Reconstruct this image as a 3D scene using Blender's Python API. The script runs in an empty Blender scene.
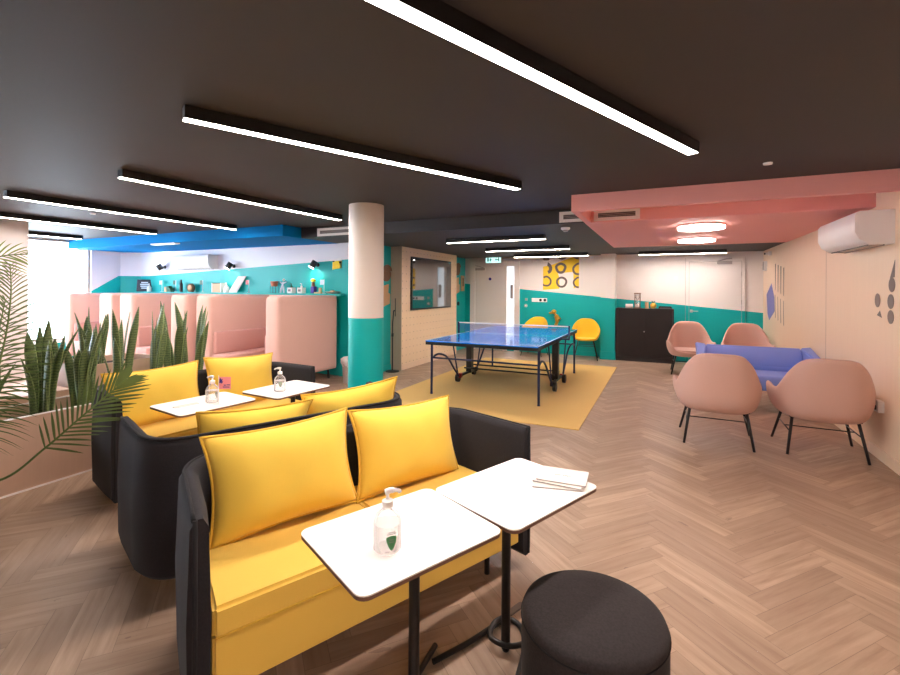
import bpy, bmesh, math, random
from mathutils import Vector, Matrix
R = random.Random(7)
PI = math.pi
C = bpy.context.scene.collection
H1, H2 = 2.389, 2.232            # upper dark ceiling, lower ceiling beyond the bulkhead

# ------------------------------------------------------------------ materials
def lin(c):
    return tuple((x/12.92 if x <= .04045 else ((x+.055)/1.055)**2.4) for x in c)
def rgb(r, g, b):
    return lin((r/255., g/255., b/255.))
class NT:
    def __init__(s, name):
        s.m = bpy.data.materials.new(name); s.m.use_nodes = True
        s.t = s.m.node_tree; s.n = s.t.nodes; s.l = s.t.links
        s.b = s.n['Principled BSDF']
    def new(s, typ, **k):
        n = s.n.new(typ)
        for a, v in k.items(): setattr(n, a, v)
        return n
    def link(s, a, b): s.l.new(a, b)
    def math(s, op, a, b=None, c=None):
        n = s.n.new('ShaderNodeMath'); n.operation = op
        for i, v in enumerate((a, b, c)):
            if v is None: continue
            if isinstance(v, (int, float)): n.inputs[i].default_value = v
            else: s.l.new(v, n.inputs[i])
        return n.outputs[0]
    def mix(s, f, a, b):
        n = s.n.new('ShaderNodeMix'); n.data_type = 'RGBA'
        if isinstance(f, (int, float)): n.inputs[0].default_value = f
        else: s.l.new(f, n.inputs[0])
        for i, v in ((6, a), (7, b)):
            if isinstance(v, tuple): n.inputs[i].default_value = (*v, 1)
            else: s.l.new(v, n.inputs[i])
        return n.outputs[2]
    def obj(s):
        n = s.n.new('ShaderNodeTexCoord'); return n.outputs['Object']
    def sep(s, v):
        n = s.n.new('ShaderNodeSeparateXYZ'); s.l.new(v, n.inputs[0]); return n.outputs
    def noise(s, scale, detail=3, vec=None, rough=.5):
        n = s.n.new('ShaderNodeTexNoise'); n.inputs['Scale'].default_value = scale
        n.inputs['Detail'].default_value = detail; n.inputs['Roughness'].default_value = rough
        s.l.new(vec if vec is not None else s.obj(), n.inputs['Vector']); return n.outputs['Fac']
    def mapping(s, scale, vec=None):
        n = s.n.new('ShaderNodeMapping'); n.inputs['Scale'].default_value = scale
        s.l.new(vec if vec is not None else s.obj(), n.inputs['Vector']); return n.outputs[0]
    def bump(s, h, strength, dist=.002):
        n = s.n.new('ShaderNodeBump'); n.inputs['Strength'].default_value = strength
        n.inputs['Distance'].default_value = dist; s.l.new(h, n.inputs['Height'])
        s.l.new(n.outputs[0], s.b.inputs['Normal'])

def plain(name, col, rough=.5, metal=0, var=.04, nscale=6, bump=0, bscale=200, spec=.5, coat=0, sheen=0):
    t = NT(name)
    if var:
        f = t.noise(nscale)
        k = tuple(max(0, x*(1-var)) for x in col); h = tuple(min(1, x*(1+var)) for x in col)
        t.link(t.mix(f, k, h), t.b.inputs['Base Color'])
    else: t.b.inputs['Base Color'].default_value = (*col, 1)
    t.b.inputs['Roughness'].default_value = rough; t.b.inputs['Metallic'].default_value = metal
    t.b.inputs['Specular IOR Level'].default_value = spec
    t.b.inputs['Coat Weight'].default_value = coat
    if sheen:
        t.b.inputs['Sheen Weight'].default_value = sheen; t.b.inputs['Sheen Roughness'].default_value = .5
    if bump: t.bump(t.noise(bscale, 4), bump)
    return t.m
def fabric(name, col, weave=420, var=.10, bump=.35, sheen=.15):
    t = NT(name)
    a = t.noise(weave, 2); b = t.noise(5, 3)
    c1 = t.mix(a, tuple(x*(1-var*1.6) for x in col), tuple(min(1, x*(1+var*1.6)) for x in col))
    c2 = t.mix(b, tuple(x*(1-var*.5) for x in col), tuple(min(1, x*(1+var*.5)) for x in col))
    t.link(t.mix(.5, c1, c2), t.b.inputs['Base Color'])
    t.b.inputs['Roughness'].default_value = .92; t.b.inputs['Specular IOR Level'].default_value = .2
    t.b.inputs['Sheen Weight'].default_value = sheen
    t.bump(a, bump, .0015)
    return t.m
def emis(name, col, strength):
    t = NT(name)
    t.b.inputs['Base Color'].default_value = (*[min(1, c) for c in col], 1)
    t.b.inputs['Emission Color'].default_value = (*col, 1)
    t.b.inputs['Emission Strength'].default_value = strength
    return t.m

TEAL = rgb(0, 172, 170)
WHITE = rgb(232, 222, 216)
def paint(name, rule, low=TEAL, high=WHITE, rough=.45):
    """white wall with a straight painted teal band; rule(t, x, y, z) -> mask 0..1 where teal"""
    t = NT(name); s = t.sep(t.obj())
    m = rule(t, s[0], s[1], s[2])
    v = t.noise(1.2, 3)
    hi = t.mix(v, tuple(x*.97 for x in high), high)
    t.link(t.mix(m, hi, low), t.b.inputs['Base Color'])
    t.b.inputs['Roughness'].default_value = rough; t.b.inputs['Specular IOR Level'].default_value = .35
    t.bump(t.noise(260, 2), .05)
    return t.m
M = {}
M['white_wall'] = plain('white_paint', WHITE, .55, var=.02, bump=.05)
M['white_trim'] = plain('white_gloss_paint', rgb(236, 226, 220), .35, var=.01)
M['paint_back'] = paint('back_wall_paint', lambda t, x, y, z: t.math('LESS_THAN', t.math('ADD', z, t.math('MULTIPLY', x, .0905)), 1.20))
M['paint_main'] = paint('shelf_wall_paint', lambda t, x, y, z: t.math('LESS_THAN', t.math('SUBTRACT', z, t.math('MULTIPLY', t.math('MAXIMUM', x, -10.1), .045)), 2.169), high=rgb(226, 224, 232))
M['paint_chamfer'] = paint('corner_wall_paint', lambda t, x, y, z: t.math('LESS_THAN', z, t.math('MINIMUM', t.math('ADD', 1.40, t.math('MULTIPLY', t.math('SUBTRACT', y, 5.35), .64)), 1.715)), high=rgb(226, 224, 232))
M['teal'] = plain('teal_paint', TEAL, .45, var=.03, nscale=2, bump=.05)
M['dark_ceiling'] = plain('charcoal_ceiling_paint', rgb(60, 55, 55), .6, var=.08, nscale=.9, bump=.04, spec=.35)
M['bulk_black'] = plain('black_bulkhead_paint', rgb(52, 49, 52), .6, var=.05, nscale=2)
M['blue_paint'] = plain('blue_ceiling_paint', rgb(0, 116, 184), .8, var=.03, nscale=2, spec=.08)
M['pink_paint'] = plain('pink_ceiling_paint', rgb(240, 166, 160), .6, var=.03, nscale=2)
M['column'] = paint('column_paint', lambda t, x, y, z: t.math('LESS_THAN', z, 1.15), high=rgb(226, 214, 206))

def plywood(name, col, dots=False):
    t = NT(name); o = t.obj()
    g = t.noise(3.0, 5, t.mapping((14, 14, .7), o), .6)
    b = t.noise(.9, 3, o)
    c = t.mix(g, tuple(x*.93 for x in col), tuple(min(1, x*1.05) for x in col))
    c = t.mix(t.math('MULTIPLY', b, .35), c, tuple(x*f for x, f in zip(col, (1.02, .93, .84))))
    if dots:
        s = t.sep(o)
        def cell(v, off, p):
            f = t.math('FRACT', t.math('DIVIDE', t.math('ADD', v, off), p))
            return t.math('MULTIPLY', t.math('SUBTRACT', f, .5), p)
        dy = cell(s[1], 20.0, .135); dz = cell(s[2], 20.06, .135)
        d = t.math('SQRT', t.math('ADD', t.math('MULTIPLY', dy, dy), t.math('MULTIPLY', dz, dz)))
        m = t.math('LESS_THAN', d, .0085)
        c = t.mix(t.math('MULTIPLY', m, .8), c, rgb(90, 60, 38))
    t.link(c, t.b.inputs['Base Color'])
    t.b.inputs['Roughness'].default_value = .42; t.b.inputs['Specular IOR Level'].default_value = .4
    return t.m
M['ply'] = plywood('birch_plywood', rgb(236, 208, 180))
M['ply_dots'] = plywood('perforated_birch_plywood', rgb(238, 210, 176), True)
M['ply_planter'] = plywood('planter_plywood', rgb(206, 172, 150))
M['ply_grey'] = plywood('greyed_plywood_edge', rgb(176, 158, 140))

def floor_mat():
    t = NT('oak_herringbone')
    u = t.n.new('ShaderNodeUVMap'); u.uv_map = 'UVMap'
    uv = t.sep(u.outputs[0])
    a = t.n.new('ShaderNodeAttribute'); a.attribute_name = 'plank'
    rnd = t.sep(a.outputs['Color'])
    mp = t.n.new('ShaderNodeCombineXYZ')
    t.link(t.math('MULTIPLY', uv[0], 2.2), mp.inputs[0]); t.link(t.math('MULTIPLY', uv[1], 26), mp.inputs[1])
    t.link(t.math('MULTIPLY', rnd[0], 40), mp.inputs[2])
    g = t.noise(1.0, 6, mp.outputs[0], .62)
    mp2 = t.n.new('ShaderNodeCombineXYZ')
    t.link(t.math('MULTIPLY', uv[0], 5), mp2.inputs[0]); t.link(t.math('MULTIPLY', uv[1], 16), mp2.inputs[1])
    t.link(t.math('MULTIPLY', rnd[1], 60), mp2.inputs[2])
    k = t.noise(1.0, 3, mp2.outputs[0], .5)
    base = t.mix(rnd[1], rgb(170, 143, 122), rgb(200, 171, 146))
    c = t.mix(t.math('MULTIPLY', t.math('POWER', g, 1.6), 1.3), base, rgb(132, 102, 82))
    knot = t.math('GREATER_THAN', k, .73)
    c = t.mix(t.math('MULTIPLY', knot, .5), c, rgb(105, 80, 66))
    # seam between planks
    def edge(v, L, w):
        d = t.math('MINIMUM', v, t.math('SUBTRACT', L, v)); return t.math('LESS_THAN', d, w)
    e = t.math('MAXIMUM', edge(uv[0], .60, .0010), edge(uv[1], .10, .0010))
    c = t.mix(t.math('MULTIPLY', e, .55), c, rgb(84, 62, 50))
    t.link(c, t.b.inputs['Base Color'])
    t.link(t.math('ADD', .36, t.math('MULTIPLY', g, .16)), t.b.inputs['Roughness'])
    t.b.inputs['Specular IOR Level'].default_value = .45
    t.bump(g, .06, .001)
    return t.m
M['floor'] = floor_mat()
M['yellow'] = fabric('yellow_wool', rgb(230, 188, 84), var=.05)
M['yellow_pillow'] = fabric('yellow_pillow_wool', rgb(238, 200, 84), var=.04)
M['piping_y'] = fabric('yellow_piping', rgb(222, 176, 64), var=.04)
M['charcoal'] = fabric('charcoal_felt', rgb(40, 37, 40), var=.4, weave=170, sheen=.05)
M['piping_c'] = fabric('charcoal_piping', rgb(34, 32, 34), var=.1, sheen=.03)
M['ottoman'] = fabric('charcoal_pouf_wool', rgb(48, 42, 42), var=.6, weave=150, sheen=.04)
M['pink_chair'] = fabric('dusty_pink_wool', rgb(208, 168, 154), var=.07)
M['pink_far'] = fabric('lit_pink_wool', rgb(238, 184, 162), var=.05)  # unused lit copy of the chair wool, brighter light put into its colour
M['booth'] = fabric('booth_pink_fabric', rgb(220, 178, 166), var=.05)
M['booth_in'] = fabric('booth_seat_fabric', rgb(205, 156, 148), var=.05)
M['blue_sofa'] = fabric('periwinkle_blue_wool', rgb(122, 142, 216), var=.05)
M['yellow_shell'] = fabric('yellow_shell_felt', rgb(240, 192, 52), var=.04)
M['black_metal'] = plain('black_powder_coat', rgb(24, 22, 23), .4, var=.05)
M['navy_metal'] = plain('dark_blue_steel', rgb(38, 46, 84), .35, metal=.3, var=.04)
M['black_plastic'] = plain('black_plastic', rgb(20, 20, 22), .4, var=.05)
M['laminate'] = plain('white_laminate', rgb(246, 240, 236), .32, var=.01)
M['ply_edge'] = plain('dark_table_edge', rgb(112, 78, 62), .5, var=.1, nscale=60)
M['table_blue'] = plain('blue_table_surface', rgb(0, 124, 226), .10, var=.02, coat=.3, spec=.4)
M['line_white'] = plain('white_line_paint', rgb(235, 235, 240), .25, var=.01)
M['rug'] = fabric('ochre_rug', rgb(216, 176, 98), weave=220, var=.05)
M['cab'] = plain('black_brown_cabinet', rgb(38, 31, 31), .5, var=.10, nscale=3)
M['plastic_white'] = plain('white_plastic', rgb(236, 230, 226), .35, var=.01)
M['plastic_grey'] = plain('grey_plastic', rgb(170, 158, 152), .4, var=.02)
M['grille'] = plain('dark_grille', rgb(60, 56, 56), .5, var=.03)
M['chrome'] = plain('brushed_steel', rgb(190, 188, 186), .28, metal=1, var=.03)
M['red'] = plain('red_plastic', rgb(180, 40, 44), .4, var=.02)
M['leaf'] = None
def leafmat(name, a, b, bands=False):
    t = NT(name); o = t.obj()
    if bands:
        u = t.n.new('ShaderNodeUVMap'); u.uv_map = 'UVMap'
        uvs = t.sep(u.outputs[0])
        w = t.n.new('ShaderNodeTexWave'); w.wave_type = 'BANDS'; w.bands_direction = 'Y'
        w.inputs['Scale'].default_value = 7; w.inputs['Distortion'].default_value = 6; w.inputs['Detail'].default_value = 3
        w.inputs['Detail Scale'].default_value = 2
        t.link(u.outputs[0], w.inputs['Vector'])
        ed = t.math('GREATER_THAN', t.math('ABSOLUTE', t.math('SUBTRACT', uvs[0], .5)), .44)
        c = t.mix(t.math('MULTIPLY', w.outputs['Fac'], .7), a, b)
        c = t.mix(t.math('MULTIPLY', ed, .45), c, tuple(x*1.9 for x in b))
    else: c = t.mix(t.noise(9, 3), a, b)
    t.link(c, t.b.inputs['Base Color']); t.b.inputs['Roughness'].default_value = .4
    return t.m
M['snake'] = leafmat('snake_plant_leaf', rgb(62, 82, 50), rgb(124, 136, 84), True)
M['palm'] = leafmat('palm_leaf', rgb(62, 86, 44), rgb(112, 134, 70))
M['palm_bright'] = leafmat('young_palm_leaf', rgb(96, 130, 50), rgb(150, 178, 84))
M['stem'] = plain('palm_stem', rgb(96, 118, 52), .5, var=.1)
M['soil'] = plain('dark_soil', rgb(58, 44, 38), .95, var=.4, nscale=60, bump=.8, bscale=90)
LC = (1.0, .895, .835)
M['strip'] = emis('strip_light_diffuser', LC, 34)
M['strip_far'] = emis('far_strip_light_diffuser', LC, 30)
M['ring'] = emis('ring_light_diffuser', (1.0, .86, .78), 6)
M['spot'] = emis('spot_lamp_diffuser', (1.0, .93, .85), 14)
M['exit_face'] = emis('lit_exit_panel', (.55, 1.0, .97), .42)
M['exit_mark'] = plain('green_pictogram', rgb(10, 120, 100), .5, var=0)
M['lit_glass'] = emis('lit_corridor_glass', (.85, .93, 1.0), .30)
t = NT('clear_glass')
t.b.inputs['Transmission Weight'].default_value = 1; t.b.inputs['Roughness'].default_value = .0
t.b.inputs['IOR'].default_value = 1.02; M['pane'] = t.m
t = NT('clear_bottle_plastic')
t.b.inputs['Base Color'].default_value = (.95, .93, .92, 1); t.b.inputs['Roughness'].default_value = .08
tr = t.n.new('ShaderNodeBsdfTransparent'); tr.inputs[0].default_value = (.97, .965, .965, 1); mx = t.n.new('ShaderNodeMixShader')
lw = t.n.new('ShaderNodeLayerWeight'); lw.inputs[0].default_value = .35
t.link(t.math('ADD', .10, t.math('MULTIPLY', lw.outputs['Facing'], .55)), mx.inputs[0])
t.link(tr.outputs[0], mx.inputs[1]); t.link(t.b.outputs[0], mx.inputs[2])
t.link(mx.outputs[0], t.n['Material Output'].inputs[0]); M['bottle'] = t.m
t = NT('television_glass'); t.b.inputs['Base Color'].default_value = (*rgb(30, 26, 28), 1)
t.b.inputs['Roughness'].default_value = .06; t.b.inputs['Specular IOR Level'].default_value = .9
t.b.inputs['Coat Weight'].default_value = 1; t.b.inputs['Coat Roughness'].default_value = .04; t.b.inputs['Coat IOR'].default_value = 1.9; M['tv'] = t.m
t = NT('net_mesh'); o = t.obj(); s = t.sep(o)
def cell(v, p):
    f = t.math('FRACT', t.math('DIVIDE', t.math('ADD', v, 10), p)); return t.math('LESS_THAN', f, .16)
tr = t.n.new('ShaderNodeBsdfTransparent'); mx = t.n.new('ShaderNodeMixShader')
t.b.inputs['Base Color'].default_value = (*rgb(60, 80, 170), 1)
t.link(t.math('MAXIMUM', cell(s[0], .017), cell(s[2], .017)), mx.inputs[0])
t.link(tr.outputs[0], mx.inputs[1]); t.link(t.b.outputs[0], mx.inputs[2])
t.link(mx.outputs[0], t.n['Material Output'].inputs[0]); M['net'] = t.m
def flat(name, r, g, b, rough=.6): return plain(name, rgb(r, g, b), rough, var=.02)
M['poster_yellow'] = flat('mural_yellow', 240, 198, 36); M['poster_white'] = flat('mural_white', 236, 224, 218)
M['poster_grey'] = flat('mural_grey', 104, 88, 84); M['decal_grey'] = flat('grey_vinyl', 128, 112, 104)
M['decal_blue'] = flat('blue_vinyl', 112, 112, 176); M['gold'] = plain('gold_metal', rgb(214, 166, 70), .35, metal=.6, var=.1)
M['black_card'] = flat('black_card', 24, 30, 46); M['text_grey'] = flat('grey_print', 120, 112, 114)
M['text_light'] = flat('pale_print', 190, 205, 220); M['label_green'] = flat('green_label', 60, 120, 72)
M['paper'] = flat('white_paper', 214, 204, 198); M['pink_card'] = flat('pink_card', 244, 150, 160)
M['blue_ink'] = flat('blue_ink', 62, 44, 140); M['yellow_note'] = flat('yellow_paper', 246, 216, 30)
M['wood'] = plain('light_wood', rgb(206, 160, 118), .5, var=.1, nscale=20); M['dark_wood'] = plain('dark_wood', rgb(120, 84, 58), .5, var=.15, nscale=20)
M['green_thing'] = flat('leaf_green_plastic', 40, 96, 74); M['bag'] = flat('white_bag_film', 222, 214, 214, .35)
M['terracotta'] = flat('copper_pot', 196, 126, 100); M['felt_dark'] = flat('dark_felt', 60, 50, 52, .9)
M['grey_foot'] = flat('grey_metal_foot', 110, 98, 92, .4)

# ------------------------------------------------------------------ mesh helpers
def nb(): return bmesh.new()
def box(bm, x0, x1, y0, y1, z0, z1, bev=0, seg=2, mi=0):
    vs = [bm.verts.new(p) for p in ((x0,y0,z0),(x1,y0,z0),(x1,y1,z0),(x0,y1,z0),(x0,y0,z1),(x1,y0,z1),(x1,y1,z1),(x0,y1,z1))]
    fs = [bm.faces.new([vs[i] for i in q]) for q in ((3,2,1,0),(4,5,6,7),(0,1,5,4),(1,2,6,5),(2,3,7,6),(3,0,4,7))]
    for f in fs: f.material_index = mi
    if bev:
        es = {e for f in fs for e in f.edges}
        r = bmesh.ops.bevel(bm, geom=list(es), offset=bev, segments=seg, affect='EDGES', profile=.6)
        for f in r['faces']: f.material_index = mi
    return bm
def prism(bm, pts, z0, z1, mi=0, mi_side=None, plane='xy'):
    """extrude a 2D outline; plane xy -> along z, 'xz' -> along y, 'yz' -> along x"""
    def P(p, w):
        return {'xy': (p[0], p[1], w), 'xz': (p[0], w, p[1]), 'yz': (w, p[0], p[1])}[plane]
    a = [bm.verts.new(P(p, z0)) for p in pts]; b = [bm.verts.new(P(p, z1)) for p in pts]
    n = len(pts); fs = [bm.faces.new(a[::-1]), bm.faces.new(b)]
    for f in fs: f.material_index = mi
    for i in range(n):
        f = bm.faces.new((a[i], a[(i+1) % n], b[(i+1) % n], b[i])); f.material_index = mi if mi_side is None else mi_side
    return bm
def frames(pts, closed=False):
    pts = [Vector(p) for p in pts]; n = len(pts); T = []
    for i in range(n):
        if closed: d = pts[(i+1) % n]-pts[i-1]
        else: d = pts[min(i+1, n-1)]-pts[max(i-1, 0)]
        T.append(d.normalized())
    up = Vector((0,0,1)) if abs(T[0].z) < .9 else Vector((1,0,0))
    N = [(up - T[0]*up.dot(T[0])).normalized()]
    for i in range(1, n):
        v = N[-1]-T[i]*N[-1].dot(T[i]); N.append(v.normalized())
    return pts, T, N
def tube(bm, pts, r, n=10, closed=False, mi=0):
    pts, T, N = frames(pts, closed); rings = []
    for i, p in enumerate(pts):
        rr = r[i] if isinstance(r, (list, tuple)) else r
        B = T[i].cross(N[i])
        rings.append([bm.verts.new(p+(N[i]*math.cos(2*PI*k/n)+B*math.sin(2*PI*k/n))*rr) for k in range(n)])
    m = len(rings)
    for i in range(m if closed else m-1):
        a, b = rings[i], rings[(i+1) % m]
        for k in range(n):
            f = bm.faces.new((a[k], a[(k+1) % n], b[(k+1) % n], b[k])); f.material_index = mi; f.smooth = True
    if not closed:
        f = bm.faces.new(rings[0][::-1]); f.material_index = mi
        f = bm.faces.new(rings[-1]); f.material_index = mi
    return bm
def smooth_path(pts, k=6):
    """Catmull-Rom through the points"""
    P = [Vector(p) for p in pts]; P = [P[0]*2-P[1]]+P+[P[-1]*2-P[-2]]; out = []
    for i in range(1, len(P)-2):
        for j in range(k):
            t = j/k; a, b, c, d = P[i-1], P[i], P[i+1], P[i+2]
            out.append(.5*((2*b)+(c-a)*t+(2*a-5*b+4*c-d)*t*t+(3*b-a-3*c+d)*t**3))
    out.append(P[-2]); return out
def cyl(bm, x, y, z0, z1, r, n=32, r2=None, mi=0, bev=0):
    return lathe(bm, [(0, z0), (r-bev, z0), (r, z0+bev), (r if r2 is None else r2, z1-bev), ((r if r2 is None else r2)-bev, z1), (0, z1)] if bev else [(0, z0), (r, z0), (r if r2 is None else r2, z1), (0, z1)], n, (x, y, 0), mi)
def lathe(bm, prof, n=32, at=(0,0,0), mi=0, M4=None):
    rings = []
    for (r, z) in prof:
        if r < 1e-6: v = [bm.verts.new((at[0], at[1], at[2]+z))]
        else: v = [bm.verts.new((at[0]+r*math.cos(2*PI*k/n), at[1]+r*math.sin(2*PI*k/n), at[2]+z)) for k in range(n)]
        if M4 is not None:
            for w in v: w.co = M4 @ (w.co-Vector(at)) + Vector(at)
        rings.append(v)
    for a, b in zip(rings, rings[1:]):
        for k in range(n):
            q = [a[k % len(a)], a[(k+1) % len(a)], b[(k+1) % len(b)], b[k % len(b)]]
            u = []
            for w in q:
                if w not in u: u.append(w)
            if len(u) > 2:
                f = bm.faces.new(u); f.material_index = mi; f.smooth = True
    return bm
def sweep(bm, path, section, mi=0, smooth=True):
    """sweep a closed (offset, z) section along a 2D path (offset to the left normal)"""
    n = len(path); rings = []
    for i, p in enumerate(path):
        a = Vector(path[max(i-1, 0)]); b = Vector(path[min(i+1, n-1)]); d = (b-a).normalized(); N = Vector((-d.y, d.x))
        sec = section(i/(n-1)) if callable(section) else section
        rings.append([bm.verts.new((p[0]+N.x*o, p[1]+N.y*o, z)) for o, z in sec])
    m = len(rings[0])
    for a, b in zip(rings, rings[1:]):
        for k in range(m):
            f = bm.faces.new((a[k], b[k], b[(k+1) % m], a[(k+1) % m])); f.smooth = smooth; f.material_index = mi
    bm.faces.new(rings[0]); bm.faces.new(rings[-1][::-1])
    return bm
def obj(name, bm, mats, parent=None, loc=(0,0,0), rot=(0,0,0), smooth=None, subsurf=0, solid=0):
    bmesh.ops.recalc_face_normals(bm, faces=bm.faces)
    me = bpy.data.meshes.new(name); bm.to_mesh(me); bm.free()
    for m in (mats if isinstance(mats, (list, tuple)) else [mats]): me.materials.append(M[m] if isinstance(m, str) else m)
    o = bpy.data.objects.new(name, me); C.objects.link(o); o.location = loc; o.rotation_euler = rot
    if parent is not None: o.parent = parent
    if smooth is not None:
        for p in me.polygons: p.use_smooth = True
        if smooth < 180:
            try: me.set_sharp_from_angle(angle=math.radians(smooth))
            except Exception: pass
    if solid:
        d = o.modifiers.new('thickness', 'SOLIDIFY'); d.thickness = solid; d.offset = 0
    if subsurf:
        d = o.modifiers.new('subdivision', 'SUBSURF'); d.levels = subsurf; d.render_levels = subsurf
    return o
def tag(o, label, cat, group=None):
    o['label'] = label; o['category'] = cat
    if group: o['group'] = group
    return o
def thing(name, label, cat, loc=(0,0,0), rz=0, group=None):
    o = bpy.data.objects.new(name, None); C.objects.link(o); o.location = loc; o.rotation_euler = (0,0,rz)
    o.empty_display_size = .1
    return tag(o, label, cat, group)
def struct(name, bm, mats, parent=None, **k):
    o = obj(name, bm, mats, parent, **k)
    if parent is None: o['kind'] = 'structure'
    return o
def dup(root, loc, rz, label, group=None, scale=None):
    r = root.copy(); C.objects.link(r); r.location = loc; r.rotation_euler = (0,0,rz); r['label'] = label
    if group: r['group'] = group
    if scale: r.scale = scale
    for ch in list(root.children):
        c = ch.copy(); C.objects.link(c); c.parent = r
        for g in list(ch.children):
            d = g.copy(); C.objects.link(d); d.parent = c
    return r
def arc(cx, cy, r, a0, a1, n):
    return [(cx+r*math.cos(a0+(a1-a0)*i/n), cy+r*math.sin(a0+(a1-a0)*i/n)) for i in range(n+1)]
def rrect(w, d, r, n=5):
    p = []
    for sx, sy, a in ((1,1,0),(-1,1,PI/2),(-1,-1,PI),(1,-1,1.5*PI)):
        p += arc(sx*(w/2-r), sy*(d/2-r), r, a, a+PI/2, n)
    return p
def quad(bm, pts, mi=0):
    f = bm.faces.new([bm.verts.new(p) for p in pts]); f.material_index = mi; return f

# ------------------------------------------------------------------ setting
def herringbone():
    bm = nb(); uvl = bm.loops.layers.uv.new('UVMap'); cl = bm.loops.layers.color.new('plank')
    L, W = .60, .10; n = 6; th = math.radians(45+4)
    ct, st = math.cos(th), math.sin(th)
    X0, X1, Y0, Y1 = -11.2, 1.72, -3.0, 10.45
    cx, cy = (X0+X1)/2, (Y0+Y1)/2
    span = 10.5
    N = int(span/W)+2
    # classic L = n*W herringbone: cells in a lattice, vectors (W, W) and (2nW ... )
    for i in range(-N, N):
        for j in range(-10, 11):
            ox = i*W + j*2*L*.5 + 0; oy = i*W - j*L
            for k in (0, 1):
                if k == 0: x0, y0, dx, dy = ox, oy, L, W
                else: x0, y0, dx, dy = ox+L-0, oy+W-L, W, L
                q = [(x0, y0), (x0+dx, y0), (x0+dx, y0+dy), (x0, y0+dy)]
                w = [(cx+x*ct-y*st, cy+x*st+y*ct) for x, y in q]
                if max(p[0] for p in w) < X0 or min(p[0] for p in w) > X1 or max(p[1] for p in w) < Y0 or min(p[1] for p in w) > Y1: continue
                f = bm.faces.new([bm.verts.new((x, y, 0)) for x, y in w])
                c = (R.random(), R.random(), R.random(), 1)
                uvs = ((0,0),(L,0),(L,W),(0,W)) if k == 0 else ((0,0),(0,W),(L,W),(L,0))
                for lp, u in zip(f.loops, uvs): lp[uvl].uv = u; lp[cl] = c
    return bm, (X0, X1, Y0, Y1)
bm, (X0, X1, Y0, Y1) = herringbone()
for co, no in (((X0,0,0),(-1,0,0)),((X1,0,0),(1,0,0)),((0,Y0,0),(0,-1,0)),((0,Y1,0),(0,1,0))):
    bmesh.ops.bisect_plane(bm, geom=list(bm.verts)+list(bm.edges)+list(bm.faces), plane_co=co, plane_no=no, clear_outer=True)
struct('floor', bm, 'floor')

bm = nb()
box(bm, -11.2, 1.84, -3.12, 5.35, H1, H1+.12); box(bm, -11.2, 1.84, 5.35, 10.57, H2, H2+.277)
struct('ceiling', bm, 'dark_ceiling')
bm = nb(); box(bm, -5.0, -.80, 5.30, 5.36, H2-.001, H1, 0); struct('trim_1', bm, 'bulk_black')
bm = nb(); box(bm, -10.68, -5.0, 4.93, 6.15, H2-.004, H1)          # blue dropped ceiling over the booths
struct('trim_2', bm, 'blue_paint')
bm = nb()                                                         # pink canopy: fascia, side, recess and soffit
box(bm, -.82, 1.72, 4.50, 4.57, H2-.003, H1); box(bm, -.82, -.755, 4.57, 5.36, H2-.003, H1)
box(bm, -.755, 1.72, 5.33, 5.36, H2-.003, H1); box(bm, -.82, 1.72, 5.36, 8.62, H2-.006, H2+.02)
box(bm, -.755, 1.72, 4.57, 5.33, H1-.006, H1+.01)
struct('trim_3', bm, 'pink_paint')

bm = nb(); box(bm, 1.72, 1.84, -3.12, 10.57, 0, H1)
w = struct('wall_right', bm, 'ply')
bm = nb(); box(bm, 1.705, 1.72, -3, 10.42, 0, .10, .002); struct('baseboard_right', bm, 'ply')
bm = nb(); box(bm, 1.7185, 1.7215, 6.708, 6.713, .10, H1-.02); box(bm, 1.7185, 1.7215, 4.27, 4.274, .10, H1-.02); struct('trim_4', bm, 'ply_grey')
bm = nb(); box(bm, -4.62, 1.72, 10.45, 10.57, 0, H2+.1); struct('wall_back', bm, 'paint_back')
bm = nb(); box(bm, -1.22, -.93, 10.10, 10.45, 0, H2); box(bm, -1.235, -.915, 10.085, 10.45, 0, .17, .004); struct('trim_5', bm, 'paint_back')
bm = nb(); box(bm, -3.05, -1.235, 10.435, 10.45, 0, .10, .003); box(bm, .16, 1.70, 10.435, 10.45, 0, .10, .003); struct('baseboard_back', bm, 'paint_back')
bm = nb(); box(bm, -4.62, -4.50, 6.125, 10.45, 0, H2+.1); box(bm, -4.52, -4.485, 6.1, 10.45, 0, .10, .003); struct('wall_inner', bm, 'teal')
bm = nb(); box(bm, -4.93, -4.50, 6.125, 6.15, 0, H2); box(bm, -10.42, -4.62, 6.15, 6.27, 0, H2+.1); struct('wall_shelf', bm, 'paint_main')
bm = nb(); prism(bm, [(-10.40, 6.15), (-10.66, 5.88), (-10.66, 5.33), (-10.85, 5.33), (-10.85, 6.3), (-10.40, 6.3)], 0, H1); struct('wall_corner', bm, 'paint_chamfer')
bm = nb(); box(bm, -8.75, -8.18, 2.15, 3.30, 0, H1); struct('wall_pier', bm, 'white_wall')
bm = nb(); box(bm, -11.2, 1.84, -3.12, -3.0, 0, H1); struct('wall_front', bm, 'white_wall')
bm = nb(); box(bm, -10.75, -10.6, -3.0, 5.33, 0, .40); struct('wall_left', bm, 'teal')
bm = nb(); box(bm, -10.78, -10.50, -3.0, 5.33, .40, .43, .004); struct('trim_6', bm, 'white_trim')
n = 1
edges = [-3.0, -1.34, .32, 1.98, 3.64, 5.30]
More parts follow.
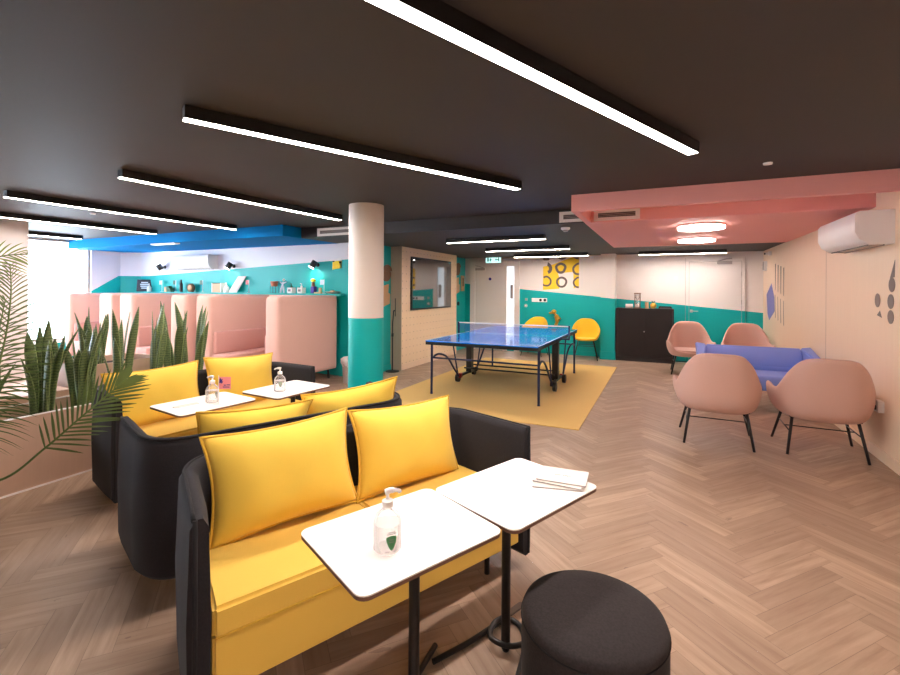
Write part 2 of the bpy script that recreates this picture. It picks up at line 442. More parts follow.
for y0, y1 in zip(edges, edges[1:]):
    bm = nb()
    f = .045
    box(bm, -10.72, -10.64, y0, y0+f, .43, H1); box(bm, -10.72, -10.64, y1-f, y1, .43, H1)
    box(bm, -10.72, -10.64, y0+f, y1-f, .43, .43+f); box(bm, -10.72, -10.64, y0+f, y1-f, H1-f, H1)
    w = struct('window_%d' % n, bm, 'plastic_grey')
    bm = nb(); box(bm, -10.684, -10.678, y0+f, y1-f, .43+f, H1-f); obj('pane', bm, 'pane', w)
    n += 1

# plywood box with the television
bm = nb()
box(bm, -4.5, -4.27, 7.04, 9.42, 0, H2, 0)
struct('wall_plywood', bm, ['ply_dots'])
bm = nb(); box(bm, -4.5, -4.275, 7.032, 7.04, 0, H2); struct('trim_7', bm, 'ply_grey')
bm = nb(); box(bm, -4.27, -4.262, 7.04, 9.42, 0, .10, .002); struct('baseboard_plywood', bm, 'ply')
tv = thing('television', 'large dark television screen mounted on the perforated plywood wall', 'television', (-4.27, 8.2, 1.07))
bm = nb(); box(bm, .0, .035, -.86, .86, 0, 1.0, .006); obj('frame', bm, 'black_plastic', tv)
bm = nb(); box(bm, .035, .038, -.835, .835, .03, .975); obj('screen', bm, 'tv', tv)

# door 1, white, with its frame and lit side glass
bm = nb()
box(bm, -4.345, -4.22, 10.40, 10.45, 0, 2.14, .004); box(bm, -3.215, -3.09, 10.40, 10.45, 0, 2.14, .004)
box(bm, -4.22, -3.215, 10.40, 10.45, 2.02, 2.14, .004); box(bm, -3.50, -3.40, 10.405, 10.45, 0, 2.02, .003)
fr = struct('trim_8', bm, 'white_trim')
bm = nb(); box(bm, -4.215, -3.505, 10.425, 10.45, .01, 2.01, .003); d1 = struct('door_1', bm, 'white_trim')
bm = nb(); lathe(bm, [(0,0),(.035,0),(.035,.004),(0,.004)], 20, (0,0,0)); obj('fire_door_disc', bm, 'blue_ink', d1, (-3.83, 10.425, 1.72), (PI/2,0,0))['label'] = 'small round blue fire door disc'
bm = nb(); box(bm, -4.20, -3.95, 10.37, 10.425, 1.93, 1.99, .008); tube(bm, [(-3.97,10.39,1.985),(-4.1,10.37,2.03),(-4.2,10.40,2.05)], .008, 6); obj('door_closer', bm, 'plastic_grey', d1)
bm = nb(); box(bm, -3.40, -3.215, 10.43, 10.445, .05, 2.02); g = struct('window_%d' % n, bm, 'lit_glass')
bm = nb(); box(bm, -3.31, -3.245, 10.395, 10.425, 1.25, 1.58, .006); obj('pull_handle', bm, 'plastic_grey', g)
# door 2, painted over with the teal band
bm = nb()
box(bm, .40, .455, 10.415, 10.45, 0, 2.12, .003); box(bm, 1.37, 1.425, 10.415, 10.45, 0, 2.12, .003); box(bm, .455, 1.37, 10.415, 10.45, 2.05, 2.12, .003)
struct('trim_9', bm, 'paint_back')
bm = nb(); box(bm, .462, 1.363, 10.432, 10.45, .01, 2.043, .003); d2 = struct('door_2', bm, 'paint_back')
bm = nb(); tube(bm, [(.50,10.432,1.05),(.50,10.385,1.05),(.62,10.385,1.05)], .010, 8); cyl(bm, .50, 0, 0, .001, .001, 6); box(bm, .475,.525,10.425,10.434,1.02,1.08,.004); obj('door_handle', bm, 'chrome', d2)
bm = nb(); box(bm, .95, 1.20, 10.37, 10.43, 1.99, 2.05, .006); tube(bm, [(.97,10.39,2.05),(1.1,10.36,2.09),(1.2,10.41,2.1)], .008, 6); obj('door_closer', bm, 'plastic_grey', d2)
bm = nb(); box(bm, .455, .462, 10.430, 10.437, .0, 2.05); box(bm, 1.363, 1.370, 10.430, 10.437, .0, 2.05); box(bm, .455, 1.370, 10.430, 10.437, 2.043, 2.05); box(bm, .392, .398, 10.444, 10.449, 0, 2.128); box(bm, 1.427, 1.433, 10.444, 10.449, 0, 2.128); obj('gap_shade_strips', bm, 'plastic_grey', d2)  # grey strips stand in for the shade lines round leaf and frame
bm = nb()
for z in (.3, 1.2, 1.75): box(bm, 1.358, 1.372, 10.42, 10.434, z, z+.09, .002)
obj('hinge', bm, 'plastic_grey', d2)

# column
bm = nb(); lathe(bm, [(0,0),(.192,0),(.192,H1),(0,H1)], 48)
tag(obj('column', bm, 'column', loc=(-2.99, 4.17, 0), smooth=40), 'round floor to ceiling column, white above and teal below', 'column')

# ------------------------------------------------------------------ ceiling lights
def strip(a, b, zc, label, far=False, w=.074):
    a = Vector(a); b = Vector(b); L = (b-a).length; ang = math.atan2(b.y-a.y, b.x-a.x); c = (a+b)/2
    t = thing('strip_light', label, 'ceiling light', (c.x, c.y, zc-.065), ang, 'linear strip lights')
    bm = nb(); box(bm, -L/2, L/2, -w/2, w/2, .004, .065, .002); box(bm, -L/2, L/2, -w/2, -w/2+.006, -.002, .004); box(bm, -L/2, L/2, w/2-.006, w/2, -.002, .004)
    obj('housing', bm, 'black_metal', t)
    bm = nb(); box(bm, -L/2+.004, L/2-.004, -w/2+.007, w/2-.007, -.001, .0035); obj('diffuser', bm, 'strip_far' if far else 'strip', t)
    return t
strip((-.84, .95), (.16, 3.22), H1, 'longest looking black strip light, nearest the camera, above the yellow sofas')
strip((-2.21, 1.51), (-1.13, 3.77), H1, 'slanting black strip light, second from the camera, ending left of the pink canopy')
strip((-3.84, 2.11), (-3.68, 4.58), H1, 'black strip light third from the camera, ending beside the column top')
strip((-5.70, 2.12), (-5.70, 4.70), H1, 'black strip light fourth from the camera, left of the one by the column')
strip((-7.40, 2.08), (-7.40, 4.61), H1, 'black strip light running out of the left picture edge above the pier')
strip((-9.47, 2.06), (-9.47, 4.58), H1, 'short visible black strip light beside the window at far left')
strip((.9, -2.7), (.9, -.4), H1, 'black strip light behind the camera, nearest the plywood wall')
strip((-2.99, 6.24), (-1.49, 6.24), H2, 'cross strip light over the near end of the table tennis table', True)
strip((-2.99, 7.92), (-1.47, 7.92), H2, 'cross strip light over the far end of the table tennis table', True)
strip((-2.98, 9.62), (-1.41, 9.62), H2, 'cross strip light just in front of the yellow mural', True)
strip((-.46, 9.78), (1.04, 9.78), H2, 'cross strip light in front of the teal and white door', True)
def ring(x, y, label):
    t = thing('ring_light', label, 'ceiling light', (x, y, H2-.006), 0, 'ring lights on the pink ceiling')
    bm = nb()
    rings = []
    lathe(bm, [(.165,-.005),(.165,-.050),(.240,-.050),(.240,-.020),(.228,-.005),(.165,-.005)], 48); obj('diffuser', bm, 'ring', t, smooth=40)
    bm = nb(); lathe(bm, [(.16,0),(.228,0),(.246,-.018),(.245,-.024),(.16,-.006),(.16,0)], 48); obj('housing', bm, 'plastic_white', t, smooth=40)
ring(.38, 5.98, 'white ring light on the pink ceiling, nearer of the two')
ring(.42, 7.50, 'white ring light on the pink ceiling, farther of the two')
t = thing('flush_light', 'small white bar light set in the blue ceiling', 'ceiling light', (-7.78, 5.0, H2-.004))
bm = nb(); box(bm, -.32, .32, -.05, .05, -.02, 0, .003); obj('housing', bm, 'plastic_white', t)
bm = nb(); box(bm, -.30, .30, -.035, .035, -.023, -.0205); obj('diffuser', bm, 'lit_glass', t)

def vent(x0, x1, y, z0, z1, label):
    t = thing('air_vent', label, 'air vent', ((x0+x1)/2, y, z0), 0, 'air vents in the ceiling step')
    w, h = (x1-x0)/2, z1-z0
    bm = nb(); f = .036
    box(bm, -w, w, -.012, 0, 0, f, .001); box(bm, -w, w, -.012, 0, h-f, h, .001); box(bm, -w, -w+.045, -.012, 0, f, h-f); box(bm, w-.045, w, -.012, 0, f, h-f)
    obj('frame', bm, 'plastic_white', t)
    bm = nb(); box(bm, -w+.045, w-.045, -.003, 0, f, h-f); obj('backing', bm, 'grille', t)
    bm = nb()
    for k in range(3): box(bm, -w+.045, w-.045, -.009, -.003, f+.012+k*(h-2*f)/3, f+.018+k*(h-2*f)/3)
    obj('slats', bm, 'plastic_grey', t)
vent(-4.68, -3.75, 5.30, 2.243, 2.36, 'white slatted air vent in the black ceiling step left of the column')
vent(-1.10, -.83, 5.30, 2.243, 2.365, 'short white air vent in the black ceiling step, left of the pink canopy')
vent(-.72, -.24, 5.33, 2.243, 2.365, 'white slatted air vent inside the pink canopy recess')
t = thing('smoke_detector', 'small white smoke detector left of the pink canopy', 'smoke detector', (-1.1, 5.66, H2))
bm = nb(); lathe(bm, [(0,0),(.055,0),(.055,-.02),(.04,-.03),(0,-.03)], 24); obj('base', bm, 'plastic_white', t, smooth=40)
bm = nb(); lathe(bm, [(0,-.03),(.03,-.03),(.026,-.05),(0,-.052)], 20); obj('sensor', bm, 'plastic_grey', t, smooth=40)
for x, y, l in ((.67, 3.93, 'tiny white ceiling sensor above the pink fascia'), (-6.46, 3.24, 'tiny white ceiling sensor between the left strip lights')):
    bm = nb(); lathe(bm, [(0,0),(.03,0),(.028,-.012),(0,-.014)], 20); tag(obj('ceiling_sensor', bm, 'plastic_white', loc=(x, y, H1), smooth=40), l, 'sensor')

# ------------------------------------------------------------------ air conditioners
def aircon(name, L, loc, rz, label, h=.30, d=.22):
    """local: x along the wall, y out of the wall"""
    t = thing('air_conditioner', label, 'air conditioner', loc, rz)
    prof = [(0, 0), (.05, -.0), (d*.62, .0), (d*.88, .045), (d, .11), (d, h-.035), (d-.02, h-.006), (d-.04, h), (0, h)]
    bm = nb(); prism(bm, prof, -L/2, L/2, plane='yz'); obj('body', bm, 'plastic_white', t, smooth=35)
    bm = nb(); box(bm, -L/2+.06, L/2-.06, .055, d*.60, -.006, .0); obj('louvre', bm, 'plastic_grey', t)
    bm = nb(); box(bm, -L/2+.05, L/2-.05, .05, .056, -.009, .001); box(bm, -L/2+.05, L/2-.05, d*.60, d*.60+.006, -.009, .001); obj('outlet_slot', bm, 'grille', t)
    bm = nb(); prism(bm, [(y_, z_) for y_, z_ in ((0,.02),(.05,.02),(d*.55,.02),(d*.8,.06),(d*.9,.12),(d*.9,h-.05),(d*.8,h-.02),(0,h-.02))], L/2, L/2+.006, plane='yz'); obj('end_cap', bm, 'plastic_grey', t, smooth=35)
    return t
aircon('a', 1.06, (-8.47, 6.15, 1.84), PI, 'white wall air conditioner above the booths, on the shelf wall', .27)
t = aircon('b', 1.02, (1.72, 5.46, 1.865), PI/2, 'big white air conditioner on the plywood wall above the pink chairs', .285, .26)

# ------------------------------------------------------------------ back wall objects
t = thing('exit_sign', 'lit green and white emergency exit sign above the white door', 'exit sign', (-3.73, 10.40, 2.10))
bm = nb(); box(bm, -.20, .20, -.03, .0, 0, .17, .005); obj('case', bm, 'plastic_white', t)
bm = nb(); box(bm, -.19, .19, -.033, -.030, .01, .16); obj('lit_panel', bm, 'exit_face', t)
bm = nb()
y = -.0345
def q2(x0, x1, z0, z1): box(bm, x0, x1, y, y+.0015, z0, z1)
q2(-.155,-.115,.035,.135)                                     # doorway
prism(bm, [(-.09,.115),(-.06,.12),(-.05,.085),(-.03,.09),(-.035,.07),(-.06,.068),(-.05,.035),(-.07,.035),(-.085,.07),(-.1,.06),(-.11,.075),(-.085,.095)], y, y+.0015, plane='xz')
prism(bm, arc(-.065,.138,.011,0,2*PI*11/12,11), y, y+.0015, plane='xz')
q2(.045,.135,.075,.095); prism(bm, [(.045,.085),(.075,.125),(.09,.125),(.065,.085),(.09,.045),(.075,.045)], y, y+.0015, plane='xz'); q2(.12,.15,.04,.13)
obj('pictogram', bm, 'exit_mark', t)

# mural: yellow panel with hand drawn grey rings
t = thing('mural', 'square yellow and white wall print with hand drawn grey rings', 'wall print', (-2.13, 10.45, 1.44))
w = .405; Z = .76
bm = nb(); box(bm, -w, w, -.006, 0, 0, Z); obj('panel', bm, 'poster_white', t)
bm = nb()
prism(bm, [(-w,.02),(-.03,.05),(-.03,.28),(-.06,.40),(.28,.43),(.29,.06),(w,.10),(w,Z),(.25,Z),(-.2,.60),(-w,.56)], -.009, -.006, plane='xz'); obj('yellow_field', bm, 'poster_yellow', t)
def ringmark(cx, cz, r, a0, a1, th, wob):
    out = []; n_ = 22
    for k in range(n_+1):
        a = a0+(a1-a0)*k/n_; rr = r*(1+wob*math.sin(3*a+cx*9)+wob*.6*math.sin(5*a))
        out.append((max(-w, min(w, cx+rr*math.cos(a))), cz+rr*math.sin(a), rr, a))
    for k in range(n_):
        def pt(i, s):
            a = a0+(a1-a0)*i/n_; rr = r*(1+wob*math.sin(3*a+cx*9)+wob*.6*math.sin(5*a))+s*th*.85
            return (max(-w, min(w, cx+rr*math.cos(a))), max(0, min(Z, cz+rr*math.sin(a))))
        a_, b_, c_, d_ = pt(k,-1), pt(k+1,-1), pt(k+1,1), pt(k,1)
        if abs(a_[0]-d_[0])+abs(a_[1]-d_[1]) < 1e-4 and abs(b_[0]-c_[0])+abs(b_[1]-c_[1]) < 1e-4: continue
        quad(bm, [(p[0], -.0105, p[1]) for p in (a_, b_, c_, d_)])
bm = nb()
th_ = 1
ringmark(.02,.20,.105,0,2*PI,.028,.02); ringmark(-.33,.22,.105,-2.6,2.2,.026,.03); ringmark(.40,.19,.11,1.2,5.1,.024,.03)
ringmark(.0,.52,.10,0,2*PI,.034,.05); ringmark(-.33,.52,.10,-1.2,1.3,.045,.05); ringmark(.40,.49,.12,1.5,4.9,.028,.03)
ringmark(.03,.86,.12,3.8,5.6,.03,.03); ringmark(-.33,.83,.11,3.9,5.3,.03,.03); ringmark(.40,.86,.13,3.6,4.7,.03,.03)
obj('grey_rings', bm, 'poster_grey', t)
t = thing('socket_panel', 'white double socket panel with two black outlets on teal wall', 'socket', (-2.62, 10.45, 1.18))
bm = nb(); box(bm, -.18, .18, -.012, 0, 0, .09, .003); obj('plate', bm, 'plastic_white', t)
for x in (.03, .13):
    bm = nb(); lathe(bm, [(0,0),(.032,0),(.032,.006),(0,.006)], 20); obj('outlet', bm, 'black_plastic', t, (x, -.012, .045), (PI/2,0,0))
bm = nb(); box(bm, -.03,.03,-.01,0,-.03,.03,.002); tag(obj('light_switch', bm, 'plastic_grey', loc=(-2.93, 10.45, 1.235)), 'small grey switch plate on teal wall left of the sockets', 'switch')
t = thing('thermostat', 'small round thermostat on teal wall below the grey switch', 'thermostat', (-2.94, 10.45, 1.09))
bm = nb(); lathe(bm, [(0,0),(.04,0),(.038,.02),(0,.022)], 24); obj('dial', bm, 'chrome', t, rot=(PI/2,0,0), smooth=40)
bm = nb(); lathe(bm, [(0,0),(.018,0),(.017,.028),(0,.03)], 16); obj('knob', bm, 'plastic_white', t, rot=(PI/2,0,0), smooth=40)
t = thing('wall_hook', 'gold sculpted wall ornament between the yellow chairs', 'wall ornament', (-2.22, 10.45, .66))
bm = nb(); tube(bm, smooth_path([(-.16,-.03,.27),(-.06,-.05,.28),(0,-.04,.22),(.02,-.03,.1),(-.01,-.03,0)]), [.022]*12+[.05]*7+[.035]*6, 8); obj('body', bm, 'gold', t, smooth=60)
bm = nb(); lathe(bm, [(0,-.03),(.05,-.01),(.06,.03),(.03,.06),(0,.065)], 12, (-.05,-.05,.29)); lathe(bm, [(0,-.04),(.045,0),(0,.05)], 8, (.07,-.05,.15)); obj('knobs', bm, 'gold', t, smooth=60)
bm = nb(); box(bm, -.035,.035,-.008,0,-.035,.035,.002); tag(obj('blank_plate', bm, 'white_trim', loc=(.22, 10.45, 1.72)), 'small white blank plate on white wall right of the cabinet', 'wall plate')

# plywood cut-out ornaments on the teal inner wall
def cutout(y, z0, label, k):
    t = thing('wall_ornament', label, 'wall ornament', (-4.5, y, z0), 0)
    bm = nb(); prism(bm, [(-.10,0),(.10,.05),(.12,.22),(.05,.25),(.07,.40),(-.12,.36),(-.09,.16)], 0, .025, plane='yz'); obj('lower_board', bm, 'wood', t)
    bm = nb(); prism(bm, [(p[0], p[1]) for p in arc(0,.58,.13,0,2*PI*23/24,23)], 0, .03, plane='yz'); obj('round_board', bm, 'dark_wood', t)
    bm = nb(); prism(bm, arc(0,.60,.15,.3,PI-.3,10)+[(0,.62)], .03, .045, plane='yz'); obj('top_cap', bm, 'dark_wood', t)
cutout(6.86, 1.15, 'plywood cut-out ornament with round dark top beside the column', 0)
cutout(9.95, 1.35, 'plywood cut-out ornament with round dark top beyond the television', 1)
t = thing('notice_board', 'small upright plywood board with a dark slot left of the white door', 'wall board', (-4.5, 10.27, 1.42))
bm = nb(); box(bm, 0, .02, -.09, .09, 0, .38, .003); obj('board', bm, 'wood', t)
bm = nb(); box(bm, .02, .026, -.02, .02, .12, .32, .002); obj('slot', bm, 'black_plastic', t)
bm = nb(); lathe(bm, [(0,0),(.05,0),(.05,.02),(.02,.03),(0,.03)], 20); tag(obj('magnetic_door_holder', bm, 'black_plastic', loc=(-4.5, 10.02, 1.12), rot=(0,PI/2,0), smooth=40), 'small black round door holder on teal wall left of the white door', 'door holder')

# cabinet with tambour doors
t = thing('cabinet', 'black brown tambour cabinet standing against the back wall', 'cabinet', (-.365, 10.26, 0))
bm = nb()
W_, D_ = .545, .17
box(bm, -W_, -W_+.025, -D_, D_, 0, 1.06); box(bm, W_-.025, W_, -D_, D_, 0, 1.06); box(bm, -W_, W_, -D_-.01, D_, 1.06, 1.09, .003)
box(bm, -W_+.025, W_-.025, -D_+.012, D_, 0, .09); box(bm, -W_+.025, W_-.025, D_-.01, D_, .09, 1.06)
obj('carcass', bm, 'cab', t)
for s, x0, x1 in ((-1, -W_+.027, -.002), (1, .002, W_-.027)):
    bm = nb(); k = 24; dx = (x1-x0)/k
    for i in range(k): box(bm, x0+i*dx+.001, x0+(i+1)*dx-.001, -D_+.004, -D_+.018, .092, 1.058, .003, 1)
    d = obj('door', bm, 'cab', t)
bm = nb(); lathe(bm, [(0,0),(.012,0),(.012,.008),(0,.008)], 16); obj('lock', bm, 'chrome', t, (0, -D_+.004, .62), (PI/2,0,0))
CT = 1.09
t = thing('hourglass', 'tall hourglass in a dark wooden frame on the cabinet', 'hourglass', (-.50, 10.22, CT))
bm = nb(); box(bm, -.065,.065,-.065,.065,0,.02,.003); box(bm, -.065,.065,-.065,.065,.30,.32,.003)
for x in (-.05,.05):
    for y in (-.05,.05): tube(bm, [(x,y,.02),(x,y,.30)], .006, 6)
obj('frame', bm, 'dark_wood', t)
bm = nb(); lathe(bm, [(0,.02),(.045,.03),(.05,.09),(.008,.16),(.05,.23),(.045,.29),(0,.30)], 20); obj('glass', bm, 'bottle', t, smooth=60)
bm = nb(); lathe(bm, [(0,.024),(.042,.032),(.044,.07),(0,.10)], 16); obj('sand', bm, 'paper', t, smooth=60)
t = thing('paper_roll', 'white roll lying on its side left of the hourglass', 'roll', (-.66, 10.22, CT+.045))
bm = nb(); lathe(bm, [(.015,-.07),(.045,-.07),(.045,.07),(.015,.07),(.015,-.07)], 24); obj('roll', bm, 'paper', t, rot=(0,PI/2,0), smooth=40)
bm = nb(); lathe(bm, [(0,-.065),(.014,-.065),(.014,.065),(0,.065)], 16); obj('core', bm, 'wood', t, rot=(0,PI/2,0))
bm = nb(); cyl(bm, 0, 0, 0, .13, .035, 20); tag(obj('wooden_cup', bm, 'wood', loc=(-.32, 10.22, CT), smooth=40), 'pale cylindrical cup right of the hourglass', 'cup')
t = thing('pineapple_ornament', 'small golden pineapple shaped ornament on the cabinet', 'ornament', (-.20, 10.22, CT))
bm = nb(); lathe(bm, [(0,0),(.04,.005),(.062,.05),(.055,.09),(.03,.12),(0,.125)], 20); obj('body', bm, 'gold', t, smooth=60)
bm = nb()
for k in range(6):
    a = k*PI/3; tube(bm, [(0,0,.115),(.02*math.cos(a),.02*math.sin(a),.14),(.04*math.cos(a),.04*math.sin(a),.155)], [.01,.008,.002], 5)
obj('crown', bm, 'green_thing', t)
t = thing('letter_tray', 'low dark wire tray at the right end of the cabinet', 'tray', (.02, 10.22, CT))
bm = nb(); box(bm, -.12,.12,-.07,.07,0,.008,.002); box(bm,-.12,-.112,-.07,.07,0,.05); box(bm,.112,.12,-.07,.07,0,.05); box(bm,-.12,.12,.062,.07,0,.05); box(bm,-.12,.12,-.07,-.062,.038,.05); obj('tray', bm, 'black_plastic', t)
bm = nb(); box(bm, -.10,.10,-.055,.055,.008,.022,.002); obj('paper_stack', bm, 'text_grey', t)

# ------------------------------------------------------------------ right wall objects
X = 1.7185
bm = nb()
for i in range(4):
    y = 9.42-i*.2
    prism(bm, [(y, 1.92-.02*i), (y-.05, 1.92-.02*i), (y-.05-.03, 1.53-.02*i), (y-.03, 1.53-.02*i)][::-1] if 0 else [(y,1.93-.03*i),(y-.055,1.93-.03*i),(y-.035,1.48-.03*i),(y-.02,1.48-.03*i)], X-.002, X, plane='yz')
    prism(bm, [(y,1.40-.03*i),(y-.02,1.40-.03*i),(y-.055,1.02-.03*i),(y-.03,1.0-.03*i)], X-.002, X, plane='yz')
tag(obj('wall_decal', bm, 'decal_grey'), 'grey slanted stripes decal on the plywood wall near the far corner', 'wall decal')
bm = nb(); prism(bm, [(9.70,1.60),(10.12,1.40),(10.02,1.05),(9.88,.94),(9.44,1.12),(9.47,1.36)], X-.002, X, plane='yz')
tag(obj('wall_decal', bm, 'decal_blue'), 'blue angular decal on the plywood wall left of the stripes', 'wall decal')
def leafdecal(y, z, w, h, label, cut=0):
    bm = nb(); pts = [(y+w*math.cos(a), z+h*math.sin(a)) for a in [2*PI*k/20 for k in range(20)]]
    if cut == 1: pts = [(y-w, z-h), (y-w*.2, z+h), (y+w, z-h*.4)]
    if cut == 2: pts = [(y-w, z+h), (y+w, z-h), (y-w*.9, z-h*.9)]
    prism(bm, pts, X-.002, X, plane='yz'); tag(obj('wall_decal', bm, 'decal_grey'), label, 'wall decal')
leafdecal(4.99,1.655,.045,.075,'grey spike shaped decal at the top of the leaf decals',2)
leafdecal(5.00,1.525,.060,.062,'grey oval decal directly under the spike decal')
leafdecal(5.02,1.385,.060,.062,'grey oval decal in the middle of the right column of decals')
leafdecal(5.28,1.39,.055,.062,'grey oval decal standing alone in the left column of decals')
leafdecal(5.02,1.255,.058,.058,'grey oval decal lowest of the right column of decals')
leafdecal(5.24,1.27,.05,.03,'small grey triangular decal at the bottom left of the ovals',1)
t = thing('speaker_grille', 'narrow grey speaker high in the far right corner', 'speaker', (1.72, 10.15, 1.84))
bm = nb(); box(bm, -.05, 0, -.07, .07, 0, .18, .006); obj('case', bm, 'plastic_white', t)
bm = nb(); box(bm, -.053, -.05, -.06, .06, .01, .17, .001); obj('grille', bm, 'plastic_grey', t)
t = thing('security_camera', 'small white camera with dark lens high near the far right corner', 'camera', (1.72, 9.75, 2.10))
bm = nb(); box(bm, -.04, 0, -.04, .04, .0, .07, .004); tube(bm, [(-.02,0,.03),(-.09,-.01,.03)], .022, 12); obj('body', bm, 'plastic_white', t)
bm = nb(); tube(bm, [(-.09,-.01,.03),(-.105,-.012,.03)], .017, 12); obj('lens', bm, 'black_plastic', t)
t = thing('wall_socket', 'white wall socket low on the plywood wall behind the right pink chair', 'socket', (1.72, 5.18, .47))
bm = nb(); box(bm, -.045, 0, -.05, .05, -.05, .05, .004); obj('plate', bm, 'plastic_white', t)
bm = nb(); box(bm, -.075, -.045, -.02, .02, -.03, .01, .003); obj('plug', bm, 'black_plastic', t)

# ------------------------------------------------------------------ shelf wall: ledge, lamps, small things
bm = nb(); box(bm, -10.38, -4.80, 6.0, 6.15, 1.345, 1.380, .003); sh = tag(obj('wall_shelf', bm, ['teal']), 'long teal ledge shelf along the wall above the booths', 'shelf')
SZ = 1.380; SY = 6.075
def lamp(x, z, label, up):
    t = thing('wall_spotlight', label, 'wall lamp', (x, 6.15, z), 0, 'black wall spotlights')
    bm = nb(); lathe(bm, [(0,0),(.035,0),(.035,.012),(0,.012)], 20, M4=Matrix.Rotation(PI/2,4,'X')); tube(bm, [(0,-.01,0),(0,-.08,0)], .01, 8); obj('bracket', bm, 'black_metal', t)
    ax = Vector((-.35, -.45, .9 if up else -.9)).normalized()
    c = Vector((0,-.12,0))
    bm = nb(); tube(bm, [c-ax*.065, c+ax*.06], .052, 20); obj('lamp_head', bm, 'black_metal', t)
    bm = nb(); tube(bm, [c+ax*.0605, c+ax*.064], .046, 20); obj('lamp_face', bm, 'spot', t)
    l = bpy.data.lights.new('spot_beam', 'SPOT'); l.energy = 4; l.spot_size = 1.7; l.spot_blend = .8; l.shadow_soft_size = .04; l.color = (1,.93,.85)
    lo = bpy.data.objects.new('spot_beam', l); C.objects.link(lo); lo.parent = t; lo.location = c+ax*.07
    lo.rotation_euler = (Vector((0,.75,.65 if up else -.65))).to_track_quat('-Z','Y').to_euler()
lamp(-9.56, 1.90, 'black wall spotlight pointing up left of the far air conditioner', True)
lamp(-7.48, 1.885, 'black wall spotlight right of the far air conditioner, above the white sheet', False)
lamp(-5.42, 1.875, 'black wall spotlight nearest the column, left of the yellow note', False)
def small(name, label, cat, x, build, rz=0, y=SY, group=None):
    t = thing(name, label, cat, (x, y, SZ), rz, group); build(t); return t
def b_frame(t):
    bm = nb(); box(bm, -.16, .16, -.01, .015, 0, .26, .003); obj('frame', bm, 'black_card', t, rot=(-.12,0,0))
    bm = nb()
    for z, a in ((.18,.07),(.14,.09),(.10,.08),(.06,.06)): box(bm, -a, a, -.013, -.010, z, z+.025)
    obj('pale_print', bm, 'text_light', t, rot=(-.12,0,0))
small('picture_frame', 'black framed sign with pale print at the left end of the ledge', 'picture frame', -10.15, b_frame, .5)
def pump(t, s=1.0, body='plastic_white'):
    bm = nb(); lathe(bm, [(0,0),(.04*s,0),(.042*s,.01),(.042*s,.09*s),(.016*s,.115*s),(.016*s,.13*s),(0,.13*s)], 16); obj('body', bm, body, t, smooth=50)
    bm = nb(); tube(bm, [(0,0,.13*s),(0,0,.165*s)], .006*s, 8); tube(bm, [(0,0,.165*s),(-.035*s,0,.162*s)], .007*s, 8); obj('pump', bm, 'plastic_white', t)
small('pump_bottle', 'small white pump bottle right of the black framed sign', 'bottle', -9.98, lambda t: pump(t))
small('pump_bottle', 'white pump bottle left of the tilted white sheet on the ledge', 'bottle', -7.60, lambda t: pump(t, 1.1))
def squat(dark):
    def f(t):
        bm = nb(); box(bm, -.055,.055,-.05,.05,0,.10,.008); obj('body', bm, 'plastic_white', t)
        bm = nb(); lathe(bm, [(0,.10),(.02,.10),(.018,.13),(.007,.135),(.007,.17),(0,.172)], 12); tube(bm, [(0,0,.165),(-.03,0,.17)], .006, 6); obj('pump', bm, 'green_thing' if dark else 'plastic_white', t)
        bm = nb(); box(bm, -.03,.03,-.052,-.05,.03,.07); obj('paper_label', bm, 'text_grey', t)
    return f
small('soap_dispenser', 'square white dispenser with a dark green pump on the ledge', 'dispenser', -5.95, squat(True))
small('soap_dispenser', 'square white dispenser with a white pump on the ledge', 'dispenser', -5.72, squat(False))
def cardholder(col):
    def f(t):
        bm = nb(); tube(bm, [(0,0,0),(0,0,.24)], .004, 6); lathe(bm, [(0,0),(.03,0),(.03,.006),(0,.006)], 16); obj('stick', bm, 'plastic_white', t)
        bm = nb(); box(bm, -.085, -.003, -.003, 0, .15, .235); obj('card', bm, col, t)
    return f
small('card_holder', 'white card on a thin stick, left half of the ledge', 'card holder', -9.55, cardholder('paper'))
small('card_holder', 'dark green card on a thin stick above small blocks on the ledge', 'card holder', -9.10, cardholder('green_thing'))
small('card_holder', 'teal card on a thin stick beside the black bottles on the ledge', 'card holder', -8.28, cardholder('green_thing'))
small('card_holder', 'red card on a thin stick right of the tilted white sheet', 'card holder', -7.0, cardholder('red'))
small('card_holder', 'white stick holder right of the small toys under the near spotlight', 'card holder', -5.22, cardholder('text_light'))
def blocks(cols):
    def f(t):
        for i, (c, x, w_, h_) in enumerate(cols):
            bm = nb(); box(bm, x, x+w_, -.04, .04, 0, h_, .004); obj('block', bm, c, t)
    return f
small('block_puzzle', 'small wooden and green block puzzle on the ledge under the green card', 'puzzle', -9.32, blocks([('wood',-.10,.07,.10),('green_thing',-.02,.07,.12),('green_thing',.06,.05,.07)]))
def candle(t):
    bm = nb(); lathe(bm, [(0,0),(.03,0),(.03,.16),(.014,.20),(.014,.235),(0,.236)], 16); obj('body', bm, 'black_plastic', t, smooth=50)
    bm = nb(); lathe(bm, [(0,.236),(.016,.236),(.016,.25),(0,.25)], 12); obj('cap', bm, 'black_metal', t)
small('black_bottle', 'slim black bottle on the ledge below the far air conditioner', 'bottle', -8.93, candle)
def speakerclock(t):
    bm = nb(); lathe(bm, [(0,0),(.085,0),(.085,.05),(0,.05)], 24, M4=Matrix.Rotation(PI/2,4,'X')); obj('drum', bm, 'dark_wood', t, (0,.02,.085))
    bm = nb(); lathe(bm, [(0,.05),(.06,.05),(.06,.054),(0,.054)], 24, M4=Matrix.Rotation(PI/2,4,'X')); obj('face', bm, 'wood', t, (0,.02,.085))
    bm = nb(); box(bm, -.05,.05,-.03,.03,0,.012,.002); obj('foot', bm, 'black_plastic', t)
